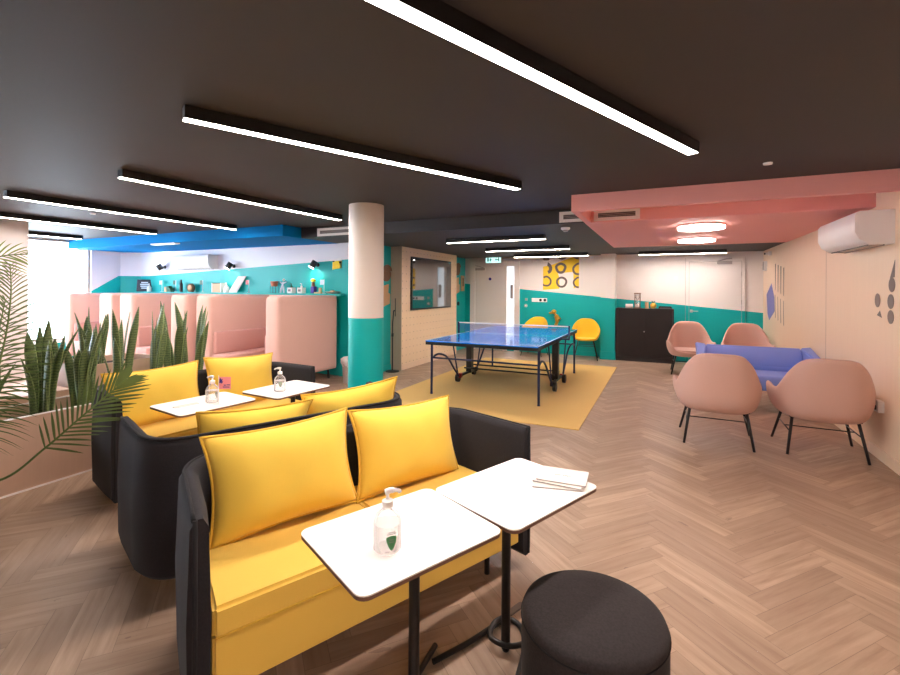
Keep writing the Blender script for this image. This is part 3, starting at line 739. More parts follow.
small('table_clock', 'round wooden clock beside the slim black bottle on the ledge', 'clock', -8.62, speakerclock)
def woodbox(t):
    bm = nb(); box(bm, -.12,.12,-.05,.05,0,.17,.004); obj('body', bm, 'wood', t)
    bm = nb(); box(bm, -.13,-.115,-.055,.055,0,.18,.002); box(bm, .115,.13,-.055,.055,0,.18,.002); obj('side', bm, 'plastic_white', t)
    bm = nb(); box(bm, -.12,.12,-.05,.05,.17,.185,.002); obj('lid', bm, 'green_thing', t)
small('game_box', 'small wooden box with green lid left of the tilted white sheet', 'box', -7.82, woodbox)
def sheet(t):
    bm = nb(); prism(bm, [(-.20,0),(.02,0),(.24,.31),(.03,.31)], -.01, .0, plane='xz'); obj('sheet', bm, 'paper', t, rot=(-.10,0,0))
    bm = nb()
    for k in range(4): box(bm, -.06+k*.035+.02, .05+k*.035, -.012, -.0102, .09+k*.05, .10+k*.05)
    obj('print_lines', bm, 'text_light', t, rot=(-.10,0,0))
small('paper_stand', 'tilted white sheet leaning under the middle spotlight', 'sheet', -7.34, sheet)
def trolley(t):
    bm = nb()
    for x in (-.07,.0,.07): tube(bm, [(x,-.03,0),(x,-.03,.12)], .003, 5); tube(bm, [(x,.03,0),(x,.03,.12)], .003, 5)
    tube(bm, [(-.07,-.03,.003),(.07,-.03,.003)], .003, 5); tube(bm, [(-.07,-.03,.12),(.07,-.03,.12)], .003, 5); obj('wire_stand', bm, 'black_metal', t)
    bm = nb(); lathe(bm, [(0,.12),(.05,.12),(.068,.20),(.068,.21),(.05,.21),(0,.19)], 20); obj('bowl', bm, 'terracotta', t, smooth=50)
small('planter_bowl', 'copper bowl on a black wire stand on the ledge', 'bowl', -6.36, trolley)
def figure(t):
    bm = nb(); tube(bm, smooth_path([(-.05,0,0),(-.03,0,.08),(0,0,.15),(.02,0,.20)]), .016, 8); tube(bm, smooth_path([(.03,0,0),(.02,0,.09),(0,0,.15)]), .014, 8); tube(bm, smooth_path([(-.06,0,.20),(0,0,.17),(.10,-.01,.20)]), .010, 8); obj('body', bm, 'text_light', t, smooth=60)
    bm = nb(); lathe(bm, [(0,-.025),(.022,-.01),(.022,.012),(0,.027)], 12, (.03,0,.235)); obj('head', bm, 'plastic_white', t, smooth=60)
small('figurine', 'pale striding figurine right of the copper bowl', 'figurine', -6.16, figure)
def toys(t):
    bm = nb(); box(bm, -.05,.03,-.035,.035,0,.12,.01); obj('blue_body', bm, 'blue_ink', t)
    bm = nb(); lathe(bm, [(0,.12),(.03,.12),(.028,.19),(0,.20)], 14, (-.02,0,0)); obj('orange_middle', bm, 'dark_wood', t, smooth=50)
    bm = nb(); lathe(bm, [(0,.20),(.04,.205),(.038,.24),(0,.26)], 14, (-.02,0,0)); obj('lime_top', bm, 'yellow_note', t, smooth=50)
small('stacked_toy', 'blue toy with lime yellow top under the near spotlight', 'toy', -5.44, toys)
def keybits(t):
    bm = nb(); box(bm, -.09,.06,-.03,.03,0,.025,.004); box(bm, .01,.05,-.02,.02,.025,.10,.004); obj('block', bm, 'wood', t)
small('wooden_toy', 'small light wooden toy right of the blue toy', 'toy', -5.33, keybits)
def dish(t):
    bm = nb(); lathe(bm, [(0,0),(.06,0),(.13,.03),(.125,.035),(.05,.012),(0,.012)], 20); obj('dish', bm, 'paper', t, smooth=50)
    bm = nb(); box(bm, -.05,.02,-.02,.03,.012,.055,.008); box(bm, .03,.07,-.02,.02,.012,.04,.008); obj('wooden_blocks', bm, 'wood', t)
small('dish', 'shallow white dish holding wooden bits at the right end of the ledge', 'dish', -5.03, dish)
t = thing('pinned_note', 'bright yellow note pinned under a small white rail near the column', 'note', (-4.99, 6.135, 1.79))
bm = nb(); prism(bm, [(-.10,0),(.10,.02),(.11,.15),(-.09,.14)], -.01, -.006, plane='xz'); obj('paper', bm, 'yellow_note', t)
bm = nb(); box(bm, -.16, .10, -.02, .01, .145, .165, .002); obj('rail', bm, 'plastic_white', t)
bm = nb(); box(bm, -.09,-.05,-.014,-.010,.125,.15); box(bm, .05,.09,-.014,-.010,.10,.13); obj('clip', bm, 'black_plastic', t)

# ------------------------------------------------------------------ booths
def booth(x0, x1, label, wl=.32, wr=.30):
    c = (x0+x1)/2; hw = (x1-x0)/2; yF, yB = 4.72, 6.0; zt = 1.355
    t = thing('booth', label, 'booth', (c, 5.45, 0), 0, 'pink high backed booths along the shelf wall')
    f, b = yF-5.45, yB-5.45
    for x_0, x_1 in ((-hw, -hw+wl), (hw-wr, hw)):
        bm = nb(); box(bm, x_0, x_1, f, b, .155, zt, .07, 5); obj('side_panel', bm, 'booth', t, smooth=50)
    bm = nb(); box(bm, -hw+.02, hw-.02, b-.10, b, .155, zt-.004, .03, 3); obj('back_panel', bm, 'booth', t, smooth=50)
    for s, w_ in ((-1, wl), (1, wr)):
        xi = s*(hw-w_)
        bm = nb(); x0_, x1_ = sorted((xi-s*.02, xi-s*.34)); box(bm, x0_, x1_, f+.03, b-.10, .16, .45, .04, 4); obj('seat', bm, 'booth_in', t, smooth=50)
        bm = nb(); x0_, x1_ = sorted((xi-s*.01+s*.01, xi-s*.07)); box(bm, x0_, x1_, f+.06, b-.10, .45, .79, .03, 3); obj('back_cushion', bm, 'booth_in', t, smooth=50)
    for sx in (-1, 1):
        for y_ in (f+.1, b-.1):
            bm = nb(); tube(bm, [(sx*(hw-.12),y_,.155),(sx*(hw-.10),y_,0)], .018, 8); obj('leg', bm, 'black_metal', t)
booth(-6.61, -4.86, 'pink high backed booth nearest the column', .33, .27)
booth(-8.60, -6.82, 'pink high backed booth in the middle of the row', .40, .40)
booth(-10.33, -8.80, 'pink high backed booth beside the window', .17, .42)

# ------------------------------------------------------------------ charcoal shell sofas
def make_sofa(label):
    W, D, tk, rc = 1.61, .65, .076, .17
    t = thing('sofa', label, 'sofa', (0,0,0), 0, 'yellow two seat sofas with charcoal shells')
    hx, hy = W/2-tk/2, D/2
    yb = -hy+tk/2; sp = .06                    # arms splay outwards towards the front
    half = [(-hx, hy), (-hx+sp*.30, hy-.3*(hy-yb)), (-hx+sp*.62, hy-.62*(hy-yb)), (-hx+sp*.86, yb+.13), (-hx+sp+.045, yb+.045), (-hx+sp+.13, yb+.004), (-hx+sp+.26, yb), (-.25, yb)]
    path = [(p.x, p.y) for p in smooth_path([(x, y, 0) for x, y in half]+[(-x, y, 0) for x, y in half[::-1]], 4)]
    z0, z1 = .075, .745
    def sec(u):
        e = min(u, 1-u)                       # thinner towards the free front edges
        k = .78+.22*min(1, e/.05)
        h = tk/2*k; m = h*1.18
        return [(-h*.35,z0),(h*.35,z0),(h,z0+.03),(m,(z0+z1)/2),(h*.9,z1-.03),(h*.35,z1),(-h*.35,z1),(-h*.9,z1-.03),(-m,(z0+z1)/2),(-h,z0+.03)]
    bm = nb(); sweep(bm, path, sec); obj('shell', bm, 'charcoal', t, smooth=60)
    def off(o, z): 
        out = []
        for i, p in enumerate(path):
            a = Vector(path[max(i-1,0)]); b = Vector(path[min(i+1,len(path)-1)]); d = (b-a).normalized(); out.append((p[0]-d.y*o, p[1]+d.x*o, z))
        return out
    bm = nb(); tube(bm, off(-.016, z1-.002), .0075, 8)
    tube(bm, [(-hx-.012, hy+.001, z0+.01), (-hx-.012, hy+.001, z1)], .0075, 8); tube(bm, [(hx+.012, hy+.001, z0+.01), (hx+.012, hy+.001, z1)], .0075, 8)
    obj('piping', bm, 'piping_c', t)
    xi = hx-tk/2+.006; y0s, y1s = yb+tk/2-.004, hy-.012
    def trap(s_, x_in, yf): return [(s_*x_in, y0s), (s_*(xi-sp-.02), y0s), (s_*(xi-sp*.93), y0s+.05), (s_*(xi-.01), yf), (s_*x_in, yf)]
    for s_ in (-1, 1):
        bm = nb(); q = trap(s_, .002, y1s); prism(bm, q if s_ > 0 else q[::-1], .33, .435)
        bmesh.ops.bevel(bm, geom=list(bm.edges), offset=.013, segments=3, affect='EDGES'); obj('seat_cushion', bm, 'yellow', t, smooth=50)
    bm = nb(); q = trap(1, 0, y1s-.001)[:-1]; q = q[1:]+[(-x, y) for x, y in q[::-1][:-1]]; prism(bm, q, .145, .345); bmesh.ops.bevel(bm, geom=list(bm.edges), offset=.010, segments=2, affect='EDGES'); obj('seat_base', bm, 'yellow', t, smooth=50)
    bm = nb(); tube(bm, [(-xi+.02, y1s-.001, .338), (xi-.02, y1s-.001, .338)], .004, 6); obj('seam', bm, 'piping_y', t)
    for x in (-.58, .58):
        for y in (-.20, .22):
            bm = nb(); tube(bm, [(x,y,.13),(x,y,0)], .014, 10); obj('leg', bm, 'black_metal', t)
    return t
sofaB = make_sofa('yellow sofa in a charcoal shell nearest the camera, behind the white tables')
sofaB.location = (-1.272, 1.788, 0); sofaB.rotation_euler = (0,0,math.radians(-115.7))
sofaA = dup(sofaB, (-3.378, 2.559, 0), math.radians(-100.1), 'yellow sofa in a charcoal shell standing against the plant trough')
sofaC = dup(sofaB, (-2.112, 2.09, 0), math.radians(64.5), 'yellow sofa with a charcoal shell, back to back with the front sofa')

def pillow_bm(w, h, t, seed):
    rr = random.Random(seed); bm = nb(); nu, nv = 30, 22
    ph = [rr.uniform(0, 6.28) for _ in range(8)]
    def P(u, v, s):
        x = w/2*u*(1-.10*(1-v*v)*abs(u)); z = h/2*v*(1-.10*(1-u*u)*abs(v))
        e = max(0, (1-abs(u)**2.6))*max(0, (1-abs(v)**2.6)); d = t/2*e**.66
        edge = min(1-abs(u), 1-abs(v))
        wr = .005*math.sin(9*u+ph[0]+3*v)*math.sin(5*v+ph[1])*e + .004*math.sin(26*v+ph[2])*max(0,1-edge*5)*e**.3 + .003*math.sin(30*u+ph[3])*max(0,1-edge*6)*e**.3
        sag = .012*(1-(v+1)/2)*e
        wob = .006*math.sin(3*u+ph[4])*(1-abs(v)**6) 
        return Vector((x, s*(d+wr*s+sag)+wob, z))
    for s in (1, -1):
        g = [[bm.verts.new(P(-1+2*i/nu, -1+2*j/nv, s)) for j in range(nv+1)] for i in range(nu+1)]
        for i in range(nu):
            for j in range(nv):
                q = (g[i][j], g[i+1][j], g[i+1][j+1], g[i][j+1]); f = bm.faces.new(q if s < 0 else q[::-1]); f.smooth = True
    bmesh.ops.remove_doubles(bm, verts=bm.verts, dist=1e-5)
    edge = [P(-1+2*i/nu,-1,1) for i in range(nu)]+[P(1,-1+2*j/nv,1) for j in range(nv)]+[P(1-2*i/nu,1,1) for i in range(nu)]+[P(-1,1-2*j/nv,1) for j in range(nv)]
    return bm, edge
def pillow(parent_sofa, lx, ly, lz, lean, yaw, roll, label, seed, w=.62, h=.46, t=.15):
    """placed in the frame of its sofa; lean tips the top towards the back"""
    bm, edge = pillow_bm(w, h, t, seed)
    mw = Matrix.Translation(parent_sofa.location) @ Matrix.Rotation(parent_sofa.rotation_euler.z, 4, 'Z') @ Matrix.Translation((lx, ly, lz)) @ Matrix.Rotation(yaw, 4, 'Z') @ Matrix.Rotation(lean, 4, 'X') @ Matrix.Rotation(roll, 4, 'Y')
    th = thing('throw_pillow', label, 'pillow', (0,0,0), 0, 'yellow piped pillows on the sofas')
    th.location = mw.translation; th.rotation_euler = mw.to_euler()
    obj('cushion', bm, 'yellow_pillow', th)
    b2 = nb(); tube(b2, edge, .0062, 8, True); obj('piping', b2, 'piping_y', th)
    return th
# sofa B: local x points to the left arm seen from the camera (+x = near-left)
pillow(sofaB, .345, -.115, .65, .24, -.02, .03, 'left yellow pillow on the front sofa, the largest in view', 1, .65, .44, .20)
pillow(sofaB, -.31, -.12, .64, .26, .04, -.03, 'right yellow pillow on the front sofa', 2, .66, .43, .20)
pillow(sofaA, .36, -.12, .635, .22, .0, .02, 'left yellow pillow on the sofa against the plant trough', 3, .68, .44, .18)
pillow(sofaA, -.34, -.12, .64, .22, .03, -.05, 'right yellow pillow on the sofa against the plant trough', 4, .66, .45, .18)
pillow(sofaC, -.205, -.13, .61, .28, .0, .04, 'yellow pillow peeking over left of the front sofa, seen from behind', 5, .62, .44, .18)
pillow(sofaC, .41, -.11, .635, .26, -.18, -.10, 'yellow pillow seen from behind, before the column', 6, .62, .45, .18)

# ------------------------------------------------------------------ side tables
TH = .66
def make_side_table(label, W=.54, D=.43):
    t = thing('side_table', label, 'table', (0,0,0), 0, 'white side tables with black poles')
    bm = nb(); prism(bm, rrect(W, D, .035), TH-.004, TH); obj('tabletop', bm, 'laminate', t)
    bm = nb(); prism(bm, rrect(W, D, .035), TH-.015, TH-.0041); obj('edge_band', bm, 'ply_edge', t)
    px_, py_ = .035, -.025
    bm = nb(); tube(bm, [(px_,py_,TH-.016),(px_,py_,.012)], .0185, 20); tube(bm, [(px_,py_,.014),(px_,py_,.0)], [.0185,.013], 20); obj('pole', bm, 'black_metal', t, smooth=50)
    bm = nb(); box(bm, px_-.07, px_+.07, py_-.07, py_+.07, TH-.022, TH-.0155, .002); obj('mounting_plate', bm, 'black_metal', t)
    # bent rod foot: runs out both sides of the pole and wraps round it
    bm = nb()
    rod = smooth_path([(.303,-.165,.012),(.126,-.142,.012),(-.046,-.134,.012),(-.101,-.108,.012),(-.09,-.044,.012),(-.014,.032,.012),(.119,.105,.012),(.297,.197,.012)], 6)
    tube(bm, rod, .011, 12)
    rod2 = smooth_path([(-.06,-.125,.034),(-.001,-.125,.034),(.064,-.079,.034),(.032,.008,.034),(-.083,.051,.034),(-.174,.088,.034)], 6)
    tube(bm, rod2, .011, 12)
    obj('foot_rod', bm, 'black_metal', t, smooth=60)
    bm = nb(); prism(bm, [(p[0]-.175, p[1]-.15) for p in rrect(.11, .03, .014)], 0, .008); obj('glide', bm, 'grey_foot', t)
    return t
t1 = make_side_table('white side table nearest the camera, carrying the sanitiser bottle with the green shield')
t1.location = (-.79, 1.31, 0); t1.rotation_euler = (0,0,math.radians(64.5))
t2 = dup(t1, (-.54, 1.80, 0), math.radians(247.0), 'white side table beside the round pouf, carrying the paper napkins')
t3 = dup(t1, (-2.93, 2.17, 0), math.radians(82), 'white side table with the pink flag, in front of the sofa by the plants')
t4 = dup(t1, (-2.75, 2.77, 0), math.radians(85), 'white side table farthest back, with only a sanitiser bottle on it')

# sanitiser bottles
def sanitiser(x, y, rz, label, big=False):
    t = thing('sanitiser_bottle', label, 'bottle', (x, y, TH), rz, 'sanitiser pump bottles')
    bm = nb(); lathe(bm, [(0,.001),(.038,.001),(.044,.008),(.044,.085),(.037,.108),(.020,.124),(.0155,.130),(.0155,.136),(0,.136)], 28); obj('body', bm, 'bottle', t, smooth=60)
    bm = nb(); lathe(bm, [(0,.136),(.0175,.134),(.0175,.152),(.008,.156),(.005,.158),(.005,.174),(0,.174)], 20); tube(bm, smooth_path([(-.008,0,.178),(.010,0,.181),(.034,0,.177),(.040,0,.170)], 4), [.009]*6+[.006]*7, 10); obj('pump', bm, 'plastic_white', t, smooth=60)
    bm = nb(); lathe(bm, [(0,.006),(.040,.006),(.0405,.085),(0,.085)], 24); obj('gel', bm, 'bottle', t, smooth=60)
    # curved label
    def patch(a0, a1, z0, z1, shape=None, r=.0446, n_=8):
        bmq = bm; vs = []
        for k in range(n_+1):
            a = a0+(a1-a0)*k/n_
            zz0, zz1 = (z0, z1) if shape is None else shape(k/n_)
            vs.append((bmq.verts.new((r*math.cos(a), r*math.sin(a), zz0)), bmq.verts.new((r*math.cos(a), r*math.sin(a), zz1))))
        for p, q in zip(vs, vs[1:]): bmq.faces.new((p[0], q[0], q[1], p[1]))
    a = -PI/2
    bm = nb(); patch(a-.36, a+.36, 0, 0, lambda u: (.018+.030*abs(2*u-1)**1.7, .060+.003*math.cos((u-.5)*4))); obj('green_shield', bm, 'label_green', t)
    bm = nb()
    patch(a-.34, a+.34, .066, .0685); patch(a-.26, a+.26, .072, .0738); patch(a-.14,a+.14,.050,.0515,r=.0449); patch(a-.16,a+.16,.043,.0445,r=.0449); patch(a-.45,a-.15,.014,.016); patch(a+.1,a+.4,.014,.016)
    obj('small_print', bm, 'text_grey', t)
sanitiser(-.775, 1.20, math.radians(25.2)+.42, 'clear sanitiser pump bottle with green shield label on the nearest table')
sanitiser(-2.89, 2.20, math.radians(25.2)+2.9, 'clear sanitiser pump bottle beside the pink flag')
sanitiser(-2.73, 2.67, math.radians(25.2)+3.4, 'clear sanitiser pump bottle alone on the farthest side table')
t = thing('table_flag', 'pink card flag on a thin clear stick on the back side table', 'flag', (-2.80, 2.18, TH), math.radians(25.2))
bm = nb(); box(bm, -.002,.002,-.002,.002,0,.20); box(bm, -.03,.03,-.015,.015,0,.003,.001); obj('stick', bm, 'plastic_white', t)
bm = nb(); box(bm, .003,.085,-.001,.001,.105,.19); obj('card', bm, 'pink_card', t)
bm = nb(); prism(bm, [(.006,.145),(.016,.15),(.022,.143),(.032,.158),(.024,.160),(.028,.176),(.018,.172),(.012,.183),(.006,.172)], -.002, -.001, plane='xz')
for x0, x1, z in ((.036,.052,.130),(.056,.080,.132),(.03,.076,.117)): box(bm, x0, x1, -.002,-.001,z,z+.006)
obj('blue_logo', bm, 'blue_ink', t)
# napkins: a small pile
def napkin(z, x, y, rz, label, top=False):
    t = thing('paper_napkin', label, 'napkin', (x, y, TH+z), rz, 'folded napkins on the table')
    bm = nb(); prism(bm, rrect(.20, .15, .006, 2), 0, .0065); obj('folded_sheet', bm, 'paper', t)
    bm = nb(); box(bm, -.1003, .1003, -.0753, .0753, .0026, .0036); obj('fold_line', bm, 'text_grey', t)
    if top:
        bm = nb()
        x = -.034
        for k, w_ in enumerate((.006,.006,.006,.0,.006,.006,.005,.006)):
            if w_:
                box(bm, x, x+.0012, -.006, .004, .0066, .0069); box(bm, x, x+w_*.8, .003 if k % 2 else -.006, .004 if k % 2 else -.005, .0066, .0069); box(bm, x+w_*.7, x+w_*.7+.0012, -.006, .004, .0066, .0069)
            x += .0085
        obj('printed_name', bm, 'grille', t)
ca = math.radians(8)
napkin(0, -.405, 1.925, ca+.10, 'lowest white paper napkin of the pile on the right table')
napkin(.007, -.395, 1.945, ca-.14, 'middle white paper napkin of the pile on the right table')
napkin(.014, -.385, 1.958, ca-.08, 'top white paper napkin with small printed name', True)
bm = nb(); prism(bm, rrect(.16, .05, .006, 2), 0, .0028); tag(obj('paper_napkin', bm, 'paper', loc=(-2.97, 2.06, TH), rot=(0,0,math.radians(78))), 'thin white leaflet lying flat beside the pink flag', 'leaflet')

# pouf
t = thing('pouf', 'round dark charcoal pouf in the foreground', 'pouf', (-.203, 1.525, 0))
bm = nb(); lathe(bm, [(0,.012),(.212,.012),(.221,.02),(.2255,.05),(.2265,.25),(.2255,.405)], 72); obj('side', bm, 'ottoman', t, smooth=60)
bm = nb(); lathe(bm, [(.2255,.405),(.226,.418),(.220,.432),(.207,.440),(.15,.443),(0,.445)], 72); obj('top', bm, 'ottoman', t, smooth=60)
bm = nb(); tube(bm, [(.2265*math.cos(a), .2265*math.sin(a), .408) for a in [2*PI*k/64 for k in range(64)]], .0028, 6, True); obj('seam', bm, 'piping_c', t)
bm = nb(); cyl(bm, 0, 0, 0, .013, .19, 32); obj('base', bm, 'black_plastic', t)

# ------------------------------------------------------------------ lounge chairs
def ss(a, b, x):
    x = max(0, min(1, (x-a)/(b-a))); return x*x*(3-2*x)
def shell_bm(w, dp, back, arm, front, bottom, lean, rimpts, e=.68, bw=.66, flare=.06):
    """bowl around the sitter; angle 0 is the back (-y), front opening at +y; rimpts: (angle, rim height)"""
    def rimf(a):
        for (a0, h0), (a1, h1) in zip(rimpts, rimpts[1:]):
            if a <= a1:
                return h0+(h1-h0)*ss(a0, a1, a) if abs(h1-h0) > 1e-6 else h0
        return rimpts[-1][1]
    sm = lambda a: (rimf(max(0, a-.08))+rimf(a)+rimf(min(PI, a+.08)))/3
    bm = nb(); NA, NV = 72, 12
    ctr = bm.verts.new((0, 0, bottom)); rings = []
    for j in range(1, NV+1):
        v = j/NV; ring = []
        for k in range(NA):
            a = -PI+2*PI*k/NA; aa = abs(a); rim = sm(aa); fl = .42
            if v <= fl:
                q = v/fl; rad = bw*q; z = bottom+.010*q*q
            else:
                q = (v-fl)/(1-fl); z0 = bottom+.010
                z = z0+(rim-z0)*(q**1.2); rad = bw+(1-bw)*math.sin(min(1, (z-bottom)/(arm-bottom-.04)) * PI/2)**.8
            hgt = max(0, z-arm)/(max(.01, back-arm))
            sx = math.sin(a); cy = -math.cos(a)
            X_ = w/2*rad*math.copysign(abs(sx)**e, sx); Y_ = dp/2*rad*math.copysign(abs(cy)**e, cy)
            X_ *= 1-.13*hgt*hgt+flare*ss(-.4, 1, Y_/(dp/2))
            Y_ -= lean*hgt*max(0, math.cos(a))
            ring.append(bm.verts.new((X_, Y_, z)))
        rings.append(ring)
    for k in range(NA): bm.faces.new((ctr, rings[0][k], rings[0][(k+1) % NA]))
    for a_, b_ in zip(rings, rings[1:]):
        for k in range(NA): bm.faces.new((a_[k], b_[k], b_[(k+1) % NA], a_[(k+1) % NA]))
    for f in bm.faces: f.smooth = True
    return bm
def make_lounge(label, mat):
    t = thing('lounge_chair', label, 'chair', (0,0,0), 0, 'pink lounge chairs')
    obj('shell', shell_bm(.70, .72, .90, .575, .40, .325, .06, [(0,.90),(.30,.897),(.55,.875),(.80,.80),(1.02,.68),(1.25,.585),(1.5,.57),(1.95,.585),(2.2,.56),(2.6,.42),(PI,.40)], e=.74, bw=.80, flare=.14), mat, t, smooth=180, solid=.035, subsurf=1)
    bm = nb(); prism(bm, [(x*1.0, y*1.0+.02) for x, y in rrect(.62, .56, .16, 8)], .365, .425); bmesh.ops.bevel(bm, geom=[e for e in bm.edges if abs(e.verts[0].co.z-e.verts[1].co.z) < .001], offset=.018, segments=3, affect='EDGES'); obj('seat', bm, mat, t, smooth=60)
    for sx in (-1, 1):
        for sy, top, ft in ((-1, .17, .265), (1, .20, .275)):
            bm = nb(); tube(bm, [(sx*.23, sy*top, .36), (sx*(.285 if sy < 0 else .315), sy*ft, 0)], [.014,.011], 10); obj('leg', bm, 'black_metal', t)
    bm = nb()
    k = .20/.36; xm = .29-(.055)*k; yb_ = .265-.095*k; yf = .265-.065*k
    for sx in (-1, 1): tube(bm, [(sx*xm, -yb_, .20), (sx*xm, yf, .20)], .0055, 6)
    tube(bm, [(-xm, .0, .20), (xm, .0, .20)], .0055, 6); obj('stretcher', bm, 'black_metal', t)
    bm = nb(); box(bm, -.26, .26, -.19, .22, .325, .338, .004); obj('seat_frame', bm, 'black_metal', t)
    return t
chA = make_lounge('dusty pink lounge chair seen from behind, left of the near pair', 'pink_chair'); chA.location = (.470, 5.195, 0); chA.rotation_euler = (0,0,math.radians(-1))
chB = dup(chA, (1.30, 5.262, 0), math.radians(-1), 'dusty pink lounge chair seen from behind, right of the pair, against the plywood wall')
chC = dup(chA, (.42, 9.12, 0), PI+.05, 'pink lounge chair facing the room, beside the black cabinet')
chD = dup(chA, (1.275, 9.12, 0), PI-.05, 'pink lounge chair facing the room, in the far right corner')

# blue sofa
t = thing('sofa', 'periwinkle blue sofa with slanted arms among the pink chairs', 'sofa', (1.06, 6.93, 0), 0)
bm = nb()
hw = .56
bm = nb(); sec = [(-.24,.40),(-.10,.40),(-.02,.56),(.10,.715),(.16,.72),(.21,.68),(.19,.40)]
# backrest (slanting) profile in y,z
prism(bm, [(.14,.42),(.26,.44),(.34,.70),(.30,.735),(.25,.72),(.12,.50)], -hw+.02, hw-.02, plane='yz'); bmesh.ops.bevel(bm, geom=list(bm.edges), offset=.02, segments=3, affect='EDGES'); obj('backrest', bm, 'blue_sofa', t, smooth=60)
bm = nb(); box(bm, -hw, hw, -.36, .26, .26, .44, .04, 4); obj('seat', bm, 'blue_sofa', t, smooth=60)
for s in (-1, 1):
    bm = nb()
    vs0 = [(s*(hw-.03), -.36, .30), (s*(hw+.03), -.36, .30), (s*(hw+.07), .33, .30), (s*(hw-.02), .33, .30)]
    vs1 = [(s*(hw+.03), -.36, .62), (s*(hw+.09), -.36, .62), (s*(hw+.10), .37, .745), (s*(hw-.03), .30, .735)]
    a = [bm.verts.new(p) for p in vs0]; b = [bm.verts.new(p) for p in vs1]
    bm.faces.new(a[::-1]); bm.faces.new(b)
    for i in range(4): bm.faces.new((a[i], a[(i+1) % 4], b[(i+1) % 4], b[i]))
    bmesh.ops.bevel(bm, geom=list(bm.edges), offset=.014, segments=3, affect='EDGES')
    obj('armrest', bm, 'blue_sofa', t, smooth=60)
for x in (-.5, .5):
    for y in (-.28, .22):
        bm = nb(); tube(bm, [(x,y,.27),(x*1.04,y*1.04,0)], .013, 10); obj('leg', bm, 'black_metal', t)

# yellow shell chairs against the back wall
def make_yellow(label):
    t = thing('shell_chair', label, 'chair', (0,0,0), 0, 'yellow shell chairs by the back wall')
    obj('shell', shell_bm(.56, .50, .85, .64, .44, .40, .05, [(0,.85),(.35,.845),(.7,.81),(1.0,.75),(1.35,.67),(1.8,.61),(2.4,.45),(PI,.44)], .85, .70, .03), 'yellow_shell', t, smooth=180, solid=.02, subsurf=1)
    bm = nb(); prism(bm, rrect(.40, .38, .12, 6), .415, .445); obj('seat', bm, 'yellow_shell', t, smooth=60)
    for sx in (-1, 1):
        for sy in (-1, 1):
            bm = nb(); tube(bm, [(sx*.15, sy*.13, .405), (sx*.24, sy*.22, 0)], .008, 8); obj('leg', bm, 'black_metal', t)
    bm = nb(); 
    for sx in (-1, 1): tube(bm, [(sx*.175,-.155,.29),(sx*.175,.155,.29)], .005, 6)
    tube(bm, [(-.175,-.155,.29),(.175,-.155,.29)], .005, 6); tube(bm, [(-.175,.155,.29),(.175,.155,.29)], .005, 6); obj('stretcher', bm, 'black_metal', t)
    return t
y1 = make_yellow('yellow shell chair beside the pillar, right of the table tennis table'); y1.location = (-1.50, 9.98, 0); y1.rotation_euler = (0,0,PI+.12)
dup(y1, (-2.62, 10.02, 0), PI-.1, 'yellow shell chair half hidden behind the table tennis table')

# ------------------------------------------------------------------ rug and table tennis table
bm = nb(); box(bm, -3.45, -.80, 4.87, 9.15, 0, .008, .002); tag(obj('rug', bm, 'rug'), 'large ochre rug under the table tennis table', 'rug')
bm = nb(); box(bm, -3.47, -.78, 4.85, 4.87, 0, .006, .002) ; bm.free()
t = thing('table_tennis_table', 'blue table tennis table with white lines on dark blue legs', 'table tennis table', (-2.175, 6.89, .008))
L2, W2, ZT = 1.385, .785, .754
for s in (-1, 1):
    y0, y1_ = sorted((s*.004, s*L2))
    bm = nb(); box(bm, -W2, W2, y0, y1_, ZT-.012, ZT, .0015, 1, 0)
    e = .02; z = ZT+.0006
    def ln(x0, x1, ya, yb): quad(bm, [(x0,ya,z),(x1,ya,z),(x1,yb,z),(x0,yb,z)], 1)
    ln(-W2+.001, -W2+e, y0+.001, y1_-.001); ln(W2-e, W2-.001, y0+.001, y1_-.001); ln(-.002, .002, y0, y1_)
    ye = s*L2; a_, b_ = sorted((ye-s*.001, ye-s*e)); ln(-W2+e, W2-e, a_, b_)
    obj('tabletop', bm, ['table_blue', 'line_white'], t)
    bm = nb(); f = .055
    box(bm, -W2+.004, -W2+.03, y0, y1_-s*.004 if s > 0 else y1_, ZT-f, ZT-.013); box(bm, W2-.03, W2-.004, y0, y1_, ZT-f, ZT-.013)
    ye0, ye1 = sorted((ye-s*.004, ye-s*.03)); box(bm, -W2+.004, W2-.004, ye0, ye1, ZT-f, ZT-.013)
    obj('apron', bm, 'black_plastic', t)
    for sx in (-1, 1):
        x = sx*.755; y = s*1.245
        bm = nb(); tube(bm, [(x, y, ZT-.04), (x*1.003, y*1.0, .012)], .017, 10); tube(bm, [(x*1.003,y,.014),(x*1.003,y,0)], .019, 10); obj('leg', bm, 'navy_metal', t, smooth=60)
        bm = nb(); tube(bm, smooth_path([(x, y-s*.01, .50), (x*.99, y-s*.20, .53), (x*.97, y-s*.45, .45), (x*.97, y-s*.70, .24), (x*.97, s*.37, .10)], 5), .015, 8); tube(bm, [(x*.97, s*.37, .10), (x*.97, s*.25, ZT-.05)] if 0 else [(x*.97, s*.40, .11), (x*.97, s*.62, ZT-.05)], .011, 8); obj('brace', bm, 'navy_metal', t, smooth=60)
        bm = nb(); tube(bm, [(x*.98, s*.335, .066), (x*1.04, s*.335, .066)], .066, 24); obj('wheel', bm, 'black_plastic', t, smooth=40)
        bm = nb(); box(bm, x*.95-.02, x*.95+.02, s*.335-.03, s*.335+.03, .07, .14, .005); o_ = obj('brake', bm, 'red' if s*sx > 0 or True and sx > 0 and s > 0 else 'black_plastic', t)
    bm = nb(); tube(bm, [(-.75, s*1.245, .505), (.75, s*1.245, .505)], .012, 8); obj('cross_rail', bm, 'navy_metal', t)
